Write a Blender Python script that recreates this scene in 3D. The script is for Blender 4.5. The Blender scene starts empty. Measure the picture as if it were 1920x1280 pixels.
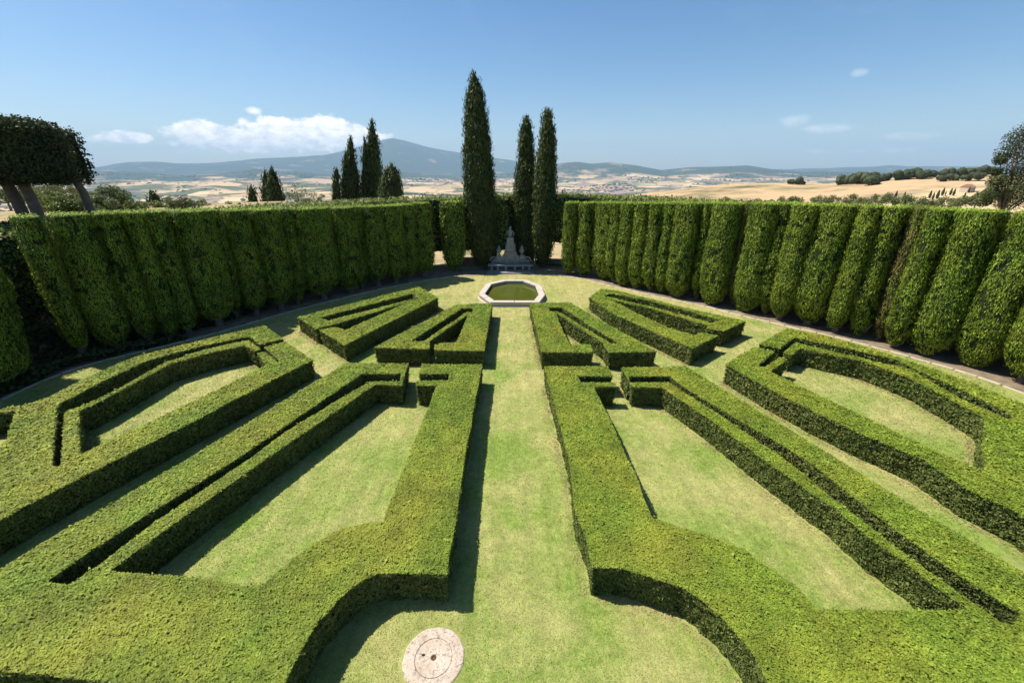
import bpy, bmesh, math, random
import numpy as np
from mathutils import Vector, Matrix
from mathutils.geometry import delaunay_2d_cdt

sc = bpy.context.scene
C = sc.collection
rng = np.random.default_rng(7)
random.seed(7)

# ------------------------------------------------------------------ camera
W0, H0, F0, HOR, CAMZ = 1920.0, 1280.0, 780.0, 322.0, 10.0
TILT = math.atan((H0 / 2 - HOR) / F0)
cam_d = bpy.data.cameras.new('camera')
cam_d.sensor_width = 36.0
cam_d.lens = 36.0 * F0 / W0
cam_d.clip_start = 0.1
cam_d.clip_end = 80000.0
cam = bpy.data.objects.new('camera', cam_d)
C.objects.link(cam)
cam.location = (0, 0, CAMZ)
cam.rotation_euler = (math.pi / 2 - TILT, 0, 0)
sc.camera = cam

# ------------------------------------------------------------------ light
SUN_EL = math.radians(58.5)
SUN_DIR = Vector((-0.95, 0.31, 0)).normalized()          # horizontal direction towards the sun
sun_d = bpy.data.lights.new('sun', 'SUN')
sun_d.energy = 5.0
sun_d.angle = math.radians(0.53)
sun_d.color = (1.0, 0.955, 0.87)
sun = bpy.data.objects.new('sun', sun_d)
C.objects.link(sun)
to_sun = Vector((SUN_DIR.x * math.cos(SUN_EL), SUN_DIR.y * math.cos(SUN_EL), math.sin(SUN_EL)))
sun.rotation_euler = (-to_sun).to_track_quat('-Z', 'Y').to_euler()
sun.location = (-30, 10, 60)

sc.view_settings.view_transform = 'Standard'
sc.view_settings.look = 'None'
sc.view_settings.gamma = 1.0
sc.view_settings.use_curve_mapping = False
sc.view_settings.exposure = 0.66
SKY_STRENGTH = 0.070


def ray(px, py):
    x = (px - W0 / 2) / F0
    y = -(py - H0 / 2) / F0
    ct, st = math.cos(TILT), math.sin(TILT)
    return np.array([x, ct + y * st, y * ct - st])


def P(px, py, z=0.0):
    """the place at height z that the photograph shows at this point"""
    r = ray(px, py)
    s = (z - CAMZ) / r[2]
    return np.array([r[0] * s, r[1] * s, z])


def at_depth(px, py, Y):
    r = ray(px, py)
    s = Y / r[1]
    return np.array([r[0] * s, Y, CAMZ + r[2] * s])


def az_el(px, py):
    r = ray(px, py)
    return math.atan2(r[0], r[1]), math.atan2(r[2], math.hypot(r[0], r[1]))


# ------------------------------------------------------------------ world
world = bpy.data.worlds.new('World')
sc.world = world
world.use_nodes = True


class NT:
    """short hand for node trees"""
    def __init__(self, nt):
        self.nt = nt
        for n in list(nt.nodes):
            nt.nodes.remove(n)

    def n(self, kind, **kw):
        nd = self.nt.nodes.new(kind)
        ins = kw.pop('ins', {})
        for k, v in kw.items():
            setattr(nd, k, v)
        for k, v in ins.items():
            sock = nd.inputs[k]
            if isinstance(v, bpy.types.NodeSocket):
                self.nt.links.new(v, sock)
            else:
                sock.default_value = v
        return nd

    def math(self, op, a, b=None, c=None, clamp=False):
        ins = {0: a}
        if b is not None: ins[1] = b
        if c is not None: ins[2] = c
        return self.n('ShaderNodeMath', operation=op, use_clamp=clamp, ins=ins).outputs[0]

    def mix(self, f, a, b):
        nd = self.n('ShaderNodeMix', data_type='RGBA')
        for i, v in ((0, f), (6, a), (7, b)):
            if isinstance(v, bpy.types.NodeSocket):
                self.nt.links.new(v, nd.inputs[i])
            else:
                nd.inputs[i].default_value = v if i == 0 else (v[0], v[1], v[2], 1)
        return nd.outputs[2]

    def ramp(self, f, lo, hi):
        return self.n('ShaderNodeMapRange', clamp=True, ins={0: f, 1: lo, 2: hi, 3: 0.0, 4: 1.0}).outputs[0]

    def noise(self, vec, scale, detail=3.0, rough=0.55, dist=0.0):
        return self.n('ShaderNodeTexNoise', ins={'Vector': vec, 'Scale': scale, 'Detail': detail,
                                                 'Roughness': rough, 'Distortion': dist}).outputs['Fac']


def build_world():
    w = NT(world.node_tree)
    sky = w.n('ShaderNodeTexSky', sky_type='NISHITA')
    sky.sun_disc = False
    sky.sun_elevation = SUN_EL
    sky.sun_rotation = math.atan2(SUN_DIR.x, SUN_DIR.y)
    sky.altitude = 500
    sky.air_density = 1.0
    sky.dust_density = 0.9
    sky.ozone_density = 1.2
    tc = w.n('ShaderNodeTexCoord').outputs['Generated']
    sep = w.n('ShaderNodeSeparateXYZ', ins={0: tc})
    az = w.math('ARCTAN2', sep.outputs[0], sep.outputs[1])
    el = w.math('ARCSINE', sep.outputs[2])
    ae = w.n('ShaderNodeCombineXYZ', ins={0: az, 1: w.math('MULTIPLY', el, 1.5), 2: 0.0}).outputs[0]
    n1 = w.noise(ae, 34.0, 7.0, 0.62)
    n2 = w.noise(ae, 9.0, 3.0, 0.5)
    wob = w.math('ADD', w.math('MULTIPLY', w.math('SUBTRACT', n1, 0.5), 2.6), w.math('MULTIPLY', w.math('SUBTRACT', n2, 0.5), 1.5))
    # every cloud: centre px, py, half width, half height up, strength
    clouds = [(375, 252, 70, 30, 1), (455, 262, 90, 28, 1), (540, 252, 90, 36, 1), (605, 252, 66, 38, 1), (665, 258, 50, 28, 1),
              (700, 258, 44, 14, .9), (330, 252, 30, 12, .9), (475, 208, 18, 9, 1), (230, 257, 54, 12, 1), (180, 262, 30, 6, .8),
              (480, 286, 170, 9, .45), (1487, 226, 34, 15, .6), (1550, 241, 56, 10, .55), (1610, 136, 18, 9, .3),
              (1540, 285, 34, 5, .6), (1600, 284, 26, 5, .5), (1670, 281, 22, 7, .7), (1708, 281, 18, 7, .65), (1700, 255, 70, 9, .4)]
    tot = None
    for (px, py, hw, hh, st) in clouds:
        a0, e0 = az_el(px, py)
        a1, _ = az_el(px + hw, py)
        _, e1 = az_el(px, py - hh)
        dx = w.math('DIVIDE', w.math('SUBTRACT', az, a0), abs(a1 - a0))
        dy = w.math('DIVIDE', w.math('SUBTRACT', el, e0), abs(e1 - e0))
        r2 = w.math('ADD', w.math('MULTIPLY', dx, dx), w.math('MULTIPLY', dy, dy))
        m = w.math('ADD', w.math('SUBTRACT', 1.0, r2), wob)
        m = w.math('MULTIPLY', w.ramp(m, 0.0, (0.42 if hw > 40 else 1.3) if st > .7 else 2.2), st)
        tot = m if tot is None else w.math('MAXIMUM', tot, m)
    # tone inside the clouds: bright billows, greyer bases
    tone = w.ramp(w.math('ADD', w.noise(ae, 44.0, 6.0, 0.65), w.math('MULTIPLY', el, 2.6)), 0.50, 0.82)
    ccol = w.mix(tone, (9.5, 9.8, 10.4), (17.5, 16.3, 14.8))
    # thin high veil
    veil = w.math('MULTIPLY', w.ramp(w.noise(ae, 4.0, 5.0, 0.65, 0.6), 0.52, 0.8), 0.10)
    deep = w.n('ShaderNodeHueSaturation', ins={'Hue': 0.500, 'Saturation': 1.30, 'Value': 1.22, 'Color': sky.outputs[0]}).outputs[0]
    col = w.mix(veil, deep, (7.5, 8.3, 9.0))
    col = w.mix(w.math('MULTIPLY', tot, 0.93), col, ccol)
    bg = w.n('ShaderNodeBackground', ins={'Color': col, 'Strength': SKY_STRENGTH})
    out = w.n('ShaderNodeOutputWorld')
    w.nt.links.new(bg.outputs[0], out.inputs[0])


build_world()

# ------------------------------------------------------------------ numpy helpers
_perm = rng.random((64, 64, 64)).astype(np.float32)


def vnoise(p, scale=1.0, seed=0):
    """smooth value noise in 0..1 at the points p (n,3)"""
    q = np.asarray(p, dtype=np.float64) * scale + seed * 17.31
    i = np.floor(q).astype(np.int64)
    f = q - i
    f = f * f * (3 - 2 * f)
    i0 = i & 63
    i1 = (i + 1) & 63
    r = 0
    for a in (0, 1):
        wx = f[:, 0] if a else 1 - f[:, 0]
        ix = i1[:, 0] if a else i0[:, 0]
        for b in (0, 1):
            wy = f[:, 1] if b else 1 - f[:, 1]
            iy = i1[:, 1] if b else i0[:, 1]
            for c in (0, 1):
                wz = f[:, 2] if c else 1 - f[:, 2]
                iz = i1[:, 2] if c else i0[:, 2]
                r = r + wx * wy * wz * _perm[ix, iy, iz]
    return r


def fbm(p, scale, oct=3, seed=0):
    a, t, s = 1.0, 0.0, 0.0
    for k in range(oct):
        t = t + a * vnoise(p, scale * 2 ** k, seed + k * 3)
        s += a
        a *= 0.5
    return t / s


def mesh_obj(name, verts, faces_list, mats, parent=None, loc=None, rnd=None, smooth=None, attr2=None):
    """faces_list: list of (int array (n,k), material index). Origin moved to loc."""
    verts = np.asarray(verts, dtype=np.float64)
    if loc is not None:
        verts = verts - np.asarray(loc)
    me = bpy.data.meshes.new(name)
    me.vertices.add(len(verts))
    me.vertices.foreach_set('co', verts.astype(np.float32).ravel())
    loops = np.concatenate([f.ravel() for f, m in faces_list]).astype(np.int32)
    tot = np.concatenate([np.full(len(f), f.shape[1], dtype=np.int32) for f, m in faces_list])
    mi = np.concatenate([np.full(len(f), m, dtype=np.int32) for f, m in faces_list])
    start = np.concatenate([[0], np.cumsum(tot)[:-1]]).astype(np.int32)
    me.loops.add(len(loops))
    me.loops.foreach_set('vertex_index', loops)
    me.polygons.add(len(tot))
    me.polygons.foreach_set('loop_start', start)
    me.polygons.foreach_set('material_index', mi)
    if smooth is not None:
        sm = np.concatenate([np.full(len(f), s, dtype=bool) for (f, m), s in zip(faces_list, smooth)])
        me.polygons.foreach_set('use_smooth', sm)
    else:
        me.polygons.foreach_set('use_smooth', np.zeros(len(tot), dtype=bool))
    me.update(calc_edges=True)
    r = rng.random(len(tot)) if rnd is None else rnd
    at = me.attributes.new('rnd', 'FLOAT', 'FACE')
    at.data.foreach_set('value', r.astype(np.float32))
    for m in mats:
        me.materials.append(m)
    ob = bpy.data.objects.new(name, me)
    C.objects.link(ob)
    if parent is not None:
        ob.parent = parent
        if loc is not None:
            pl = np.array(parent.location)
            ob.location = np.asarray(loc) - pl
    elif loc is not None:
        ob.location = loc
    return ob


def tag(o, label=None, cat=None, group=None, kind=None):
    if label: o['label'] = label
    if cat: o['category'] = cat
    if group: o['group'] = group
    if kind: o['kind'] = kind
    return o


def empty(name, loc, label, cat, group=None):
    o = bpy.data.objects.new(name, None)
    C.objects.link(o)
    o.location = loc
    o.empty_display_size = 0.3
    return tag(o, label, cat, group)


def tri_sample(verts, tris, dens_max, accept=None):
    """random points on triangles; returns points and unit normals"""
    a, b, c = verts[tris[:, 0]], verts[tris[:, 1]], verts[tris[:, 2]]
    cr = np.cross(b - a, c - a)
    ar = np.linalg.norm(cr, axis=1) * 0.5
    tot = ar.sum()
    n = int(tot * dens_max)
    if n < 1:
        return np.zeros((0, 3)), np.zeros((0, 3))
    cum = np.cumsum(ar) / tot
    k = np.minimum(np.searchsorted(cum, rng.random(n)), len(tris) - 1)
    u, v = rng.random(n), rng.random(n)
    fl = u + v > 1
    u[fl], v[fl] = 1 - u[fl], 1 - v[fl]
    p = a[k] + (b[k] - a[k]) * u[:, None] + (c[k] - a[k]) * v[:, None]
    nr = cr[k] / np.maximum(np.linalg.norm(cr[k], axis=1), 1e-9)[:, None]
    if accept is not None:
        keep = rng.random(n) < accept(p, nr)
        p, nr = p[keep], nr[keep]
    return p, nr


def unit(v):
    return v / np.maximum(np.linalg.norm(v, axis=1), 1e-9)[:, None]


def leaves(p, nr, length, width, lean=0.6, up=None, quad=True, fold=0.0):
    """one small leaf at every point. lean: how far leaf normals stray from the surface normal.
    up: preferred growing direction (3,) or None for random"""
    n = len(p)
    if n == 0:
        return np.zeros((0, 3)), np.zeros((0, 4 if quad else 3), dtype=np.int64)
    nn = unit(nr + rng.normal(0, lean, (n, 3)))
    d = rng.normal(0, 1, (n, 3))
    if up is not None:
        d = d * 0.35 + np.asarray(up)[None, :] + nr * 0.35
    d = unit(d - nn * (d * nn).sum(1)[:, None])
    s = np.cross(nn, d)
    L = (length * rng.uniform(0.65, 1.35, n))[:, None] if np.isscalar(length) else (length * rng.uniform(0.65, 1.35, n))[:, None]
    Wd = L * width
    if quad:
        v = np.stack([p - d * L * .5, p + s * Wd * .5 + d * L * .05, p + d * L * .5, p - s * Wd * .5 + d * L * .05], 1)
        f = np.arange(n * 4).reshape(n, 4)
    else:
        v = np.stack([p - d * L * .4 - s * Wd * .5, p - d * L * .4 + s * Wd * .5, p + d * L * .6], 1)
        f = np.arange(n * 3).reshape(n, 3)
    return v.reshape(-1, 3), f


def in_poly(pts, poly):
    x, y = pts[:, 0], pts[:, 1]
    c = np.zeros(len(pts), dtype=bool)
    m = len(poly)
    for i in range(m):
        x0, y0 = poly[i][:2]
        x1, y1 = poly[(i + 1) % m][:2]
        if y0 == y1:
            continue
        t = ((y0 > y) != (y1 > y)) & (x < (x1 - x0) * (y - y0) / (y1 - y0) + x0)
        c ^= t
    return c


# ------------------------------------------------------------------ materials
def mat(name):
    m = bpy.data.materials.new(name)
    m.use_nodes = True
    t = NT(m.node_tree)
    return m, t


def leaf_mat(name, dark, light, warm, warm_amt=0.5, scale=0.35, trans=0.25, rough=0.6, spec=0.22, streak=False):
    """leaves: every leaf its own tone, large patches of fresher or yellower growth"""
    m, t = mat(name)
    rn = t.n('ShaderNodeAttribute', attribute_name='rnd').outputs['Fac']
    pos = t.n('ShaderNodeNewGeometry').outputs['Position']
    col = t.mix(t.ramp(rn, 0.0, 1.0), dark, light)
    n1 = t.noise(pos, scale, 4.0, 0.62)
    wf = t.math('MULTIPLY', t.ramp(n1, 0.42, 0.68), warm_amt)
    col = t.mix(wf, col, warm)
    if streak:
        dead = t.math('MULTIPLY', t.ramp(t.noise(pos, 1.9, 6.0, 0.75), 0.655, 0.73), 0.55)
        col = t.mix(dead, col, (0.26, 0.19, 0.075))
    n2 = t.noise(pos, scale * 4.5, 3.0, 0.6)
    hs = t.n('ShaderNodeHueSaturation', ins={'Hue': 0.5, 'Saturation': 1.0, 'Color': col,
             'Value': t.n('ShaderNodeMapRange', ins={0: n2, 1: 0.3, 2: 0.7, 3: 0.72, 4: 1.25}).outputs[0]})
    pb = t.n('ShaderNodeBsdfPrincipled', ins={'Base Color': hs.outputs[0], 'Roughness': rough, 'Specular IOR Level': spec})
    tr = t.n('ShaderNodeBsdfTranslucent', ins={'Color': hs.outputs[0]})
    mx = t.n('ShaderNodeMixShader', ins={0: trans, 1: pb.outputs[0], 2: tr.outputs[0]})
    o = t.n('ShaderNodeOutputMaterial')
    t.nt.links.new(mx.outputs[0], o.inputs[0])
    return m


def core_mat(name, col, col2):
    m, t = mat(name)
    pos = t.n('ShaderNodeNewGeometry').outputs['Position']
    n = t.noise(pos, 14.0, 4.0, 0.7)
    c = t.mix(t.ramp(n, 0.35, 0.65), col, col2)
    bp = t.n('ShaderNodeBump', ins={'Strength': 0.8, 'Distance': 0.05, 'Height': n})
    pb = t.n('ShaderNodeBsdfPrincipled', ins={'Base Color': c, 'Roughness': 0.9, 'Specular IOR Level': 0.1, 'Normal': bp.outputs[0]})
    o = t.n('ShaderNodeOutputMaterial')
    t.nt.links.new(pb.outputs[0], o.inputs[0])
    return m


def stone_mat(name, a, b, lichen=(0.30, 0.27, 0.20), scale=3.0, amt=0.5, crack=True):
    m, t = mat(name)
    pos = t.n('ShaderNodeNewGeometry').outputs['Position']
    n1 = t.noise(pos, scale, 6.0, 0.65)
    n2 = t.noise(pos, scale * 7, 5.0, 0.7)
    c = t.mix(t.ramp(n1, 0.3, 0.7), a, b)
    lf = t.math('MULTIPLY', t.ramp(n2, 0.52, 0.66), amt)
    c = t.mix(lf, c, lichen)
    h = n2
    if crack:
        vo = t.n('ShaderNodeTexVoronoi', feature='DISTANCE_TO_EDGE', ins={'Vector': t.n('ShaderNodeVectorMath', operation='ADD', ins={0: pos, 1: t.n('ShaderNodeVectorMath', operation='SCALE', ins={0: t.n('ShaderNodeTexNoise', ins={'Vector': pos, 'Scale': 6.0}).outputs['Color'], 'Scale': 0.35}).outputs[0]}).outputs[0], 'Scale': scale * 1.6}).outputs['Distance']
        cf = t.math('MULTIPLY', t.math('SUBTRACT', 1.0, t.ramp(vo, 0.0, 0.03)), t.ramp(n1, 0.4, 0.6))
        c = t.mix(t.math('MULTIPLY', cf, 0.7), c, (0.10, 0.08, 0.06))
    bp = t.n('ShaderNodeBump', ins={'Strength': 0.5, 'Distance': 0.02, 'Height': h})
    pb = t.n('ShaderNodeBsdfPrincipled', ins={'Base Color': c, 'Roughness': 0.85, 'Specular IOR Level': 0.2, 'Normal': bp.outputs[0]})
    o = t.n('ShaderNodeOutputMaterial')
    t.nt.links.new(pb.outputs[0], o.inputs[0])
    return m


M = {}
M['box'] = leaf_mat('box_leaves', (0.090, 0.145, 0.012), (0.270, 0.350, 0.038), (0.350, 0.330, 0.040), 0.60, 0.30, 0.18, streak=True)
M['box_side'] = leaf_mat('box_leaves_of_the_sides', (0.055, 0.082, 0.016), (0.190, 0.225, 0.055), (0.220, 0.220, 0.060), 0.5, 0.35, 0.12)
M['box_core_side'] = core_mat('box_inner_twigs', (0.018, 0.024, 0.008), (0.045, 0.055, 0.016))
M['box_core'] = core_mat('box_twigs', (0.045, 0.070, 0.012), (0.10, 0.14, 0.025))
M['cyp'] = leaf_mat('cypress_sprays', (0.018, 0.036, 0.006), (0.265, 0.375, 0.028), (0.290, 0.325, 0.038), 0.45, 0.5, 0.05, 0.6)
M['cyp_brown'] = leaf_mat('cypress_sprays_browned', (0.055, 0.075, 0.015), (0.22, 0.26, 0.04), (0.28, 0.18, 0.07), 0.75, 0.9, 0.15, 0.6)
M['cyp_core'] = core_mat('cypress_inner', (0.012, 0.020, 0.006), (0.035, 0.050, 0.014))
M['cyp_tall'] = leaf_mat('tall_cypress_sprays', (0.022, 0.038, 0.010), (0.080, 0.115, 0.022), (0.13, 0.13, 0.035), 0.5, 0.6, 0.12, 0.6)
M['laurel'] = leaf_mat('broad_leaves', (0.06, 0.10, 0.018), (0.22, 0.27, 0.06), (0.31, 0.27, 0.09), 0.5, 0.4, 0.22, 0.55, 0.22)
M['ilex'] = leaf_mat('holm_oak_leaves', (0.020, 0.032, 0.012), (0.075, 0.095, 0.030), (0.11, 0.10, 0.03), 0.4, 0.5, 0.12, 0.60, 0.18)
M['olive'] = leaf_mat('shrub_leaves', (0.07, 0.10, 0.03), (0.22, 0.26, 0.10), (0.26, 0.22, 0.08), 0.5, 0.3, 0.25, 0.5)
M['litter'] = leaf_mat('dry_clippings', (0.16, 0.10, 0.05), (0.42, 0.32, 0.17), (0.30, 0.25, 0.10), 0.5, 0.8, 0.1, 0.8, 0.1)
M['wood_far'] = leaf_mat('far_wood_leaves', (0.030, 0.045, 0.018), (0.065, 0.085, 0.035), (0.09, 0.08, 0.035), 0.4, 0.02, 0.05, 0.8)
M['stone'] = stone_mat('travertine', (0.40, 0.345, 0.29), (0.55, 0.49, 0.42), (0.30, 0.26, 0.22), 2.2, 0.45)
M['mill'] = stone_mat('pitted_millstone', (0.40, 0.31, 0.23), (0.58, 0.49, 0.39), (0.20, 0.16, 0.12), 2.3, 1.0)
M['statue'] = stone_mat('weathered_monument_stone', (0.15, 0.16, 0.16), (0.29, 0.29, 0.28), (0.09, 0.09, 0.085), 2.6, 0.85, False)
M['kerb'] = stone_mat('kerb_stone', (0.38, 0.31, 0.22), (0.54, 0.46, 0.35), (0.33, 0.28, 0.2), 2.0, 0.4, False)
M['wall'] = stone_mat('wall_stone', (0.34, 0.24, 0.17), (0.48, 0.38, 0.29), (0.18, 0.14, 0.1), 2.0, 0.4, False)
M['roof'] = stone_mat('roof_tiles', (0.30, 0.15, 0.09), (0.40, 0.22, 0.14), (0.18, 0.12, 0.08), 1.0, 0.4, False)
M['plaster'] = stone_mat('plaster', (0.50, 0.40, 0.30), (0.58, 0.50, 0.40), (0.4, 0.33, 0.25), 0.6, 0.4, False)
M['bark'] = stone_mat('bark', (0.10, 0.075, 0.055), (0.20, 0.155, 0.12), (0.05, 0.04, 0.03), 6.0, 0.6, False)
M['bark_grey'] = stone_mat('grey_bark', (0.12, 0.085, 0.065), (0.22, 0.165, 0.13), (0.08, 0.06, 0.05), 4.0, 0.6, False)
M['dark'] = core_mat('dark_opening', (0.02, 0.02, 0.02), (0.03, 0.03, 0.03))
M['iron'] = core_mat('rusted_iron', (0.10, 0.055, 0.03), (0.16, 0.09, 0.05))


def lawn_mat():
    m, t = mat('lawn_turf')
    pos = t.n('ShaderNodeNewGeometry').outputs['Position']
    fine = t.noise(pos, 38.0, 3.0, 0.7)
    mid = t.noise(pos, 6.0, 4.0, 0.65)
    big = t.noise(pos, 0.42, 5.0, 0.6, 0.3)
    sep = t.n('ShaderNodeSeparateXYZ', ins={0: pos})
    far = t.ramp(sep.outputs[1], 14.0, 40.0)
    dry = t.ramp(t.math('ADD', t.math('ADD', big, t.math('MULTIPLY', far, 0.20)), t.math('MULTIPLY', mid, 0.24)), 0.50, 0.80)
    g = t.mix(t.ramp(mid, 0.3, 0.7), (0.150, 0.225, 0.034), (0.250, 0.320, 0.064))
    g = t.mix(t.math('MULTIPLY', dry, 0.85), g, (0.43, 0.38, 0.15))
    bare = t.ramp(t.noise(pos, 0.9, 6.0, 0.75), 0.60, 0.76)
    g = t.mix(t.math('MULTIPLY', bare, 0.6), g, (0.46, 0.34, 0.17))
    v = t.n('ShaderNodeMapRange', ins={0: fine, 1: 0.25, 2: 0.75, 3: 0.55, 4: 1.30}).outputs[0]
    st = t.n('ShaderNodeVectorMath', operation='MULTIPLY', ins={0: pos, 1: (2.6, 0.16, 1.0)}).outputs[0]
    v = t.math('MULTIPLY', v, t.n('ShaderNodeMapRange', ins={0: t.noise(st, 1.0, 3.0, 0.6), 1: 0.3, 2: 0.7, 3: 0.88, 4: 1.12}).outputs[0])
    v = t.math('MULTIPLY', v, t.n('ShaderNodeMapRange', ins={0: t.noise(pos, 2.2, 5.0, 0.7), 1: 0.3, 2: 0.7, 3: 0.80, 4: 1.16}).outputs[0])
    hs = t.n('ShaderNodeHueSaturation', ins={'Hue': 0.5, 'Saturation': 1.0, 'Value': v, 'Color': g})
    bp = t.n('ShaderNodeBump', ins={'Strength': 0.7, 'Distance': 0.03, 'Height': fine})
    pb = t.n('ShaderNodeBsdfPrincipled', ins={'Base Color': hs.outputs[0], 'Roughness': 0.85, 'Specular IOR Level': 0.15, 'Normal': bp.outputs[0]})
    o = t.n('ShaderNodeOutputMaterial')
    t.nt.links.new(pb.outputs[0], o.inputs[0])
    return m


def soil_mat():
    m, t = mat('leaf_litter_soil')
    pos = t.n('ShaderNodeNewGeometry').outputs['Position']
    f = t.noise(pos, 22.0, 4.0, 0.75)
    b = t.noise(pos, 1.3, 4.0, 0.6)
    c = t.mix(t.ramp(b, 0.35, 0.65), (0.16, 0.115, 0.075), (0.28, 0.22, 0.145))
    c = t.mix(t.ramp(f, 0.55, 0.75), c, (0.40, 0.33, 0.23))
    bp = t.n('ShaderNodeBump', ins={'Strength': 0.8, 'Distance': 0.04, 'Height': f})
    pb = t.n('ShaderNodeBsdfPrincipled', ins={'Base Color': c, 'Roughness': 0.95, 'Specular IOR Level': 0.1, 'Normal': bp.outputs[0]})
    o = t.n('ShaderNodeOutputMaterial')
    t.nt.links.new(pb.outputs[0], o.inputs[0])
    return m


def terrain_mat():
    m, t = mat('dry_hill_country')
    pos = t.n('ShaderNodeNewGeometry').outputs['Position']
    sep = t.n('ShaderNodeSeparateXYZ', ins={0: pos})
    flat = t.n('ShaderNodeCombineXYZ', ins={0: sep.outputs[0], 1: sep.outputs[1], 2: 0.0}).outputs[0]
    wob = t.n('ShaderNodeTexNoise', ins={'Vector': flat, 'Scale': 0.0010, 'Detail': 4.0}).outputs['Color']
    fl2 = t.n('ShaderNodeVectorMath', operation='ADD', ins={0: flat, 1: t.n('ShaderNodeVectorMath', operation='SCALE', ins={0: wob, 'Scale': 900.0}).outputs[0]}).outputs[0]
    vo = t.n('ShaderNodeTexVoronoi', feature='F1', ins={'Vector': fl2, 'Scale': 0.0021})
    ve = t.n('ShaderNodeTexVoronoi', feature='DISTANCE_TO_EDGE', ins={'Vector': fl2, 'Scale': 0.0021})
    cs = t.n('ShaderNodeSeparateColor', ins={0: vo.outputs['Color']})
    c = t.mix(cs.outputs[0], (0.44, 0.30, 0.165), (0.62, 0.46, 0.265))
    c = t.mix(t.ramp(cs.outputs[1], 0.62, 0.66), c, (0.30, 0.215, 0.165))
    c = t.mix(t.ramp(cs.outputs[1], 0.88, 0.90), c, (0.12, 0.13, 0.060))
    # scrub in folds, along field edges
    n3 = t.noise(flat, 0.0012, 7.0, 0.66)
    n4 = t.noise(flat, 0.012, 4.0, 0.7)
    edge = t.math('MULTIPLY', t.math('SUBTRACT', 1.0, t.ramp(ve.outputs['Distance'], 0.0, 0.05)), t.ramp(n4, 0.42, 0.60))
    c = t.mix(t.math('MULTIPLY', edge, 0.9), c, (0.065, 0.085, 0.04))
    scr = t.ramp(t.math('ADD', n3, t.math('MULTIPLY', n4, 0.20)), 0.60, 0.66)
    c = t.mix(t.math('MULTIPLY', scr, 0.9), c, (0.07, 0.095, 0.045))
    # high far ground is wooded
    dist = t.n('ShaderNodeVectorMath', operation='LENGTH', ins={0: flat}).outputs['Value']
    hi = t.math('ADD', t.math('MULTIPLY', t.ramp(dist, 7500.0, 11500.0), 0.50), n3)
    c = t.mix(t.ramp(hi, 0.80, 0.93), c, (0.055, 0.075, 0.045))
    # close to the garden: dry grass and scrub
    near = t.math('SUBTRACT', 1.0, t.ramp(dist, 180.0, 420.0))
    nn = t.noise(pos, 0.12, 5.0, 0.7)
    nc = t.mix(t.ramp(nn, 0.45, 0.62), (0.40, 0.30, 0.17), (0.15, 0.16, 0.06))
    c = t.mix(near, c, nc)
    ff = t.noise(pos, 0.05, 5.0, 0.7)
    hs = t.n('ShaderNodeHueSaturation', ins={'Hue': 0.5, 'Saturation': 1.0, 'Color': c,
             'Value': t.n('ShaderNodeMapRange', ins={0: ff, 1: 0.3, 2: 0.7, 3: 0.85, 4: 1.12}).outputs[0]})
    pb = t.n('ShaderNodeBsdfPrincipled', ins={'Base Color': hs.outputs[0], 'Roughness': 0.95, 'Specular IOR Level': 0.05})
    o = t.n('ShaderNodeOutputMaterial')
    t.nt.links.new(pb.outputs[0], o.inputs[0])
    return m


def water_mat():
    m, t = mat('green_pool_water')
    pos = t.n('ShaderNodeNewGeometry').outputs['Position']
    n = t.noise(pos, 3.0, 3.0, 0.5)
    n2 = t.noise(pos, 0.9, 3.0, 0.5)
    c = t.mix(n2, (0.045, 0.060, 0.010), (0.095, 0.105, 0.016))
    bp = t.n('ShaderNodeBump', ins={'Strength': 0.10, 'Distance': 0.02, 'Height': n})
    pb = t.n('ShaderNodeBsdfPrincipled', ins={'Base Color': c, 'Roughness': 0.06, 'IOR': 1.33, 'Specular IOR Level': 0.5, 'Normal': bp.outputs[0]})
    o = t.n('ShaderNodeOutputMaterial')
    t.nt.links.new(pb.outputs[0], o.inputs[0])
    return m


def blade_mat():
    m, t = mat('grass_blades')
    rn = t.n('ShaderNodeAttribute', attribute_name='rnd').outputs['Fac']
    pos = t.n('ShaderNodeNewGeometry').outputs['Position']
    mid = t.noise(pos, 6.0, 4.0, 0.65)
    big = t.noise(pos, 0.42, 5.0, 0.6, 0.3)
    sep = t.n('ShaderNodeSeparateXYZ', ins={0: pos})
    far = t.ramp(sep.outputs[1], 14.0, 40.0)
    dry = t.ramp(t.math('ADD', t.math('ADD', big, t.math('MULTIPLY', far, 0.20)), t.math('MULTIPLY', mid, 0.24)), 0.50, 0.80)
    g = t.mix(rn, (0.15, 0.225, 0.034), (0.34, 0.40, 0.088))
    g = t.mix(t.math('MULTIPLY', dry, 0.8), g, (0.47, 0.42, 0.18))
    pb = t.n('ShaderNodeBsdfPrincipled', ins={'Base Color': g, 'Roughness': 0.7, 'Specular IOR Level': 0.2})
    tr = t.n('ShaderNodeBsdfTranslucent', ins={'Color': g})
    mx = t.n('ShaderNodeMixShader', ins={0: 0.3, 1: pb.outputs[0], 2: tr.outputs[0]})
    o = t.n('ShaderNodeOutputMaterial')
    t.nt.links.new(mx.outputs[0], o.inputs[0])
    return m


M['lawn'] = lawn_mat()
M['soil'] = soil_mat()
M['terrain'] = terrain_mat()
M['water'] = water_mat()
M['blade'] = blade_mat()

# ------------------------------------------------------------------ terrain
def lerp_tab(x, tab):
    xs = [a for a, b in tab]
    ys = [b for a, b in tab]
    return np.interp(x, xs, ys)


def px_tab(tab):
    """(px, py) list of a skyline -> (azimuth, tan elevation)"""
    out = []
    for px, py in tab:
        r = ray(px, py)
        out.append((math.atan2(r[0], r[1]), r[2] / math.hypot(r[0], r[1])))
    return out


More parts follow.
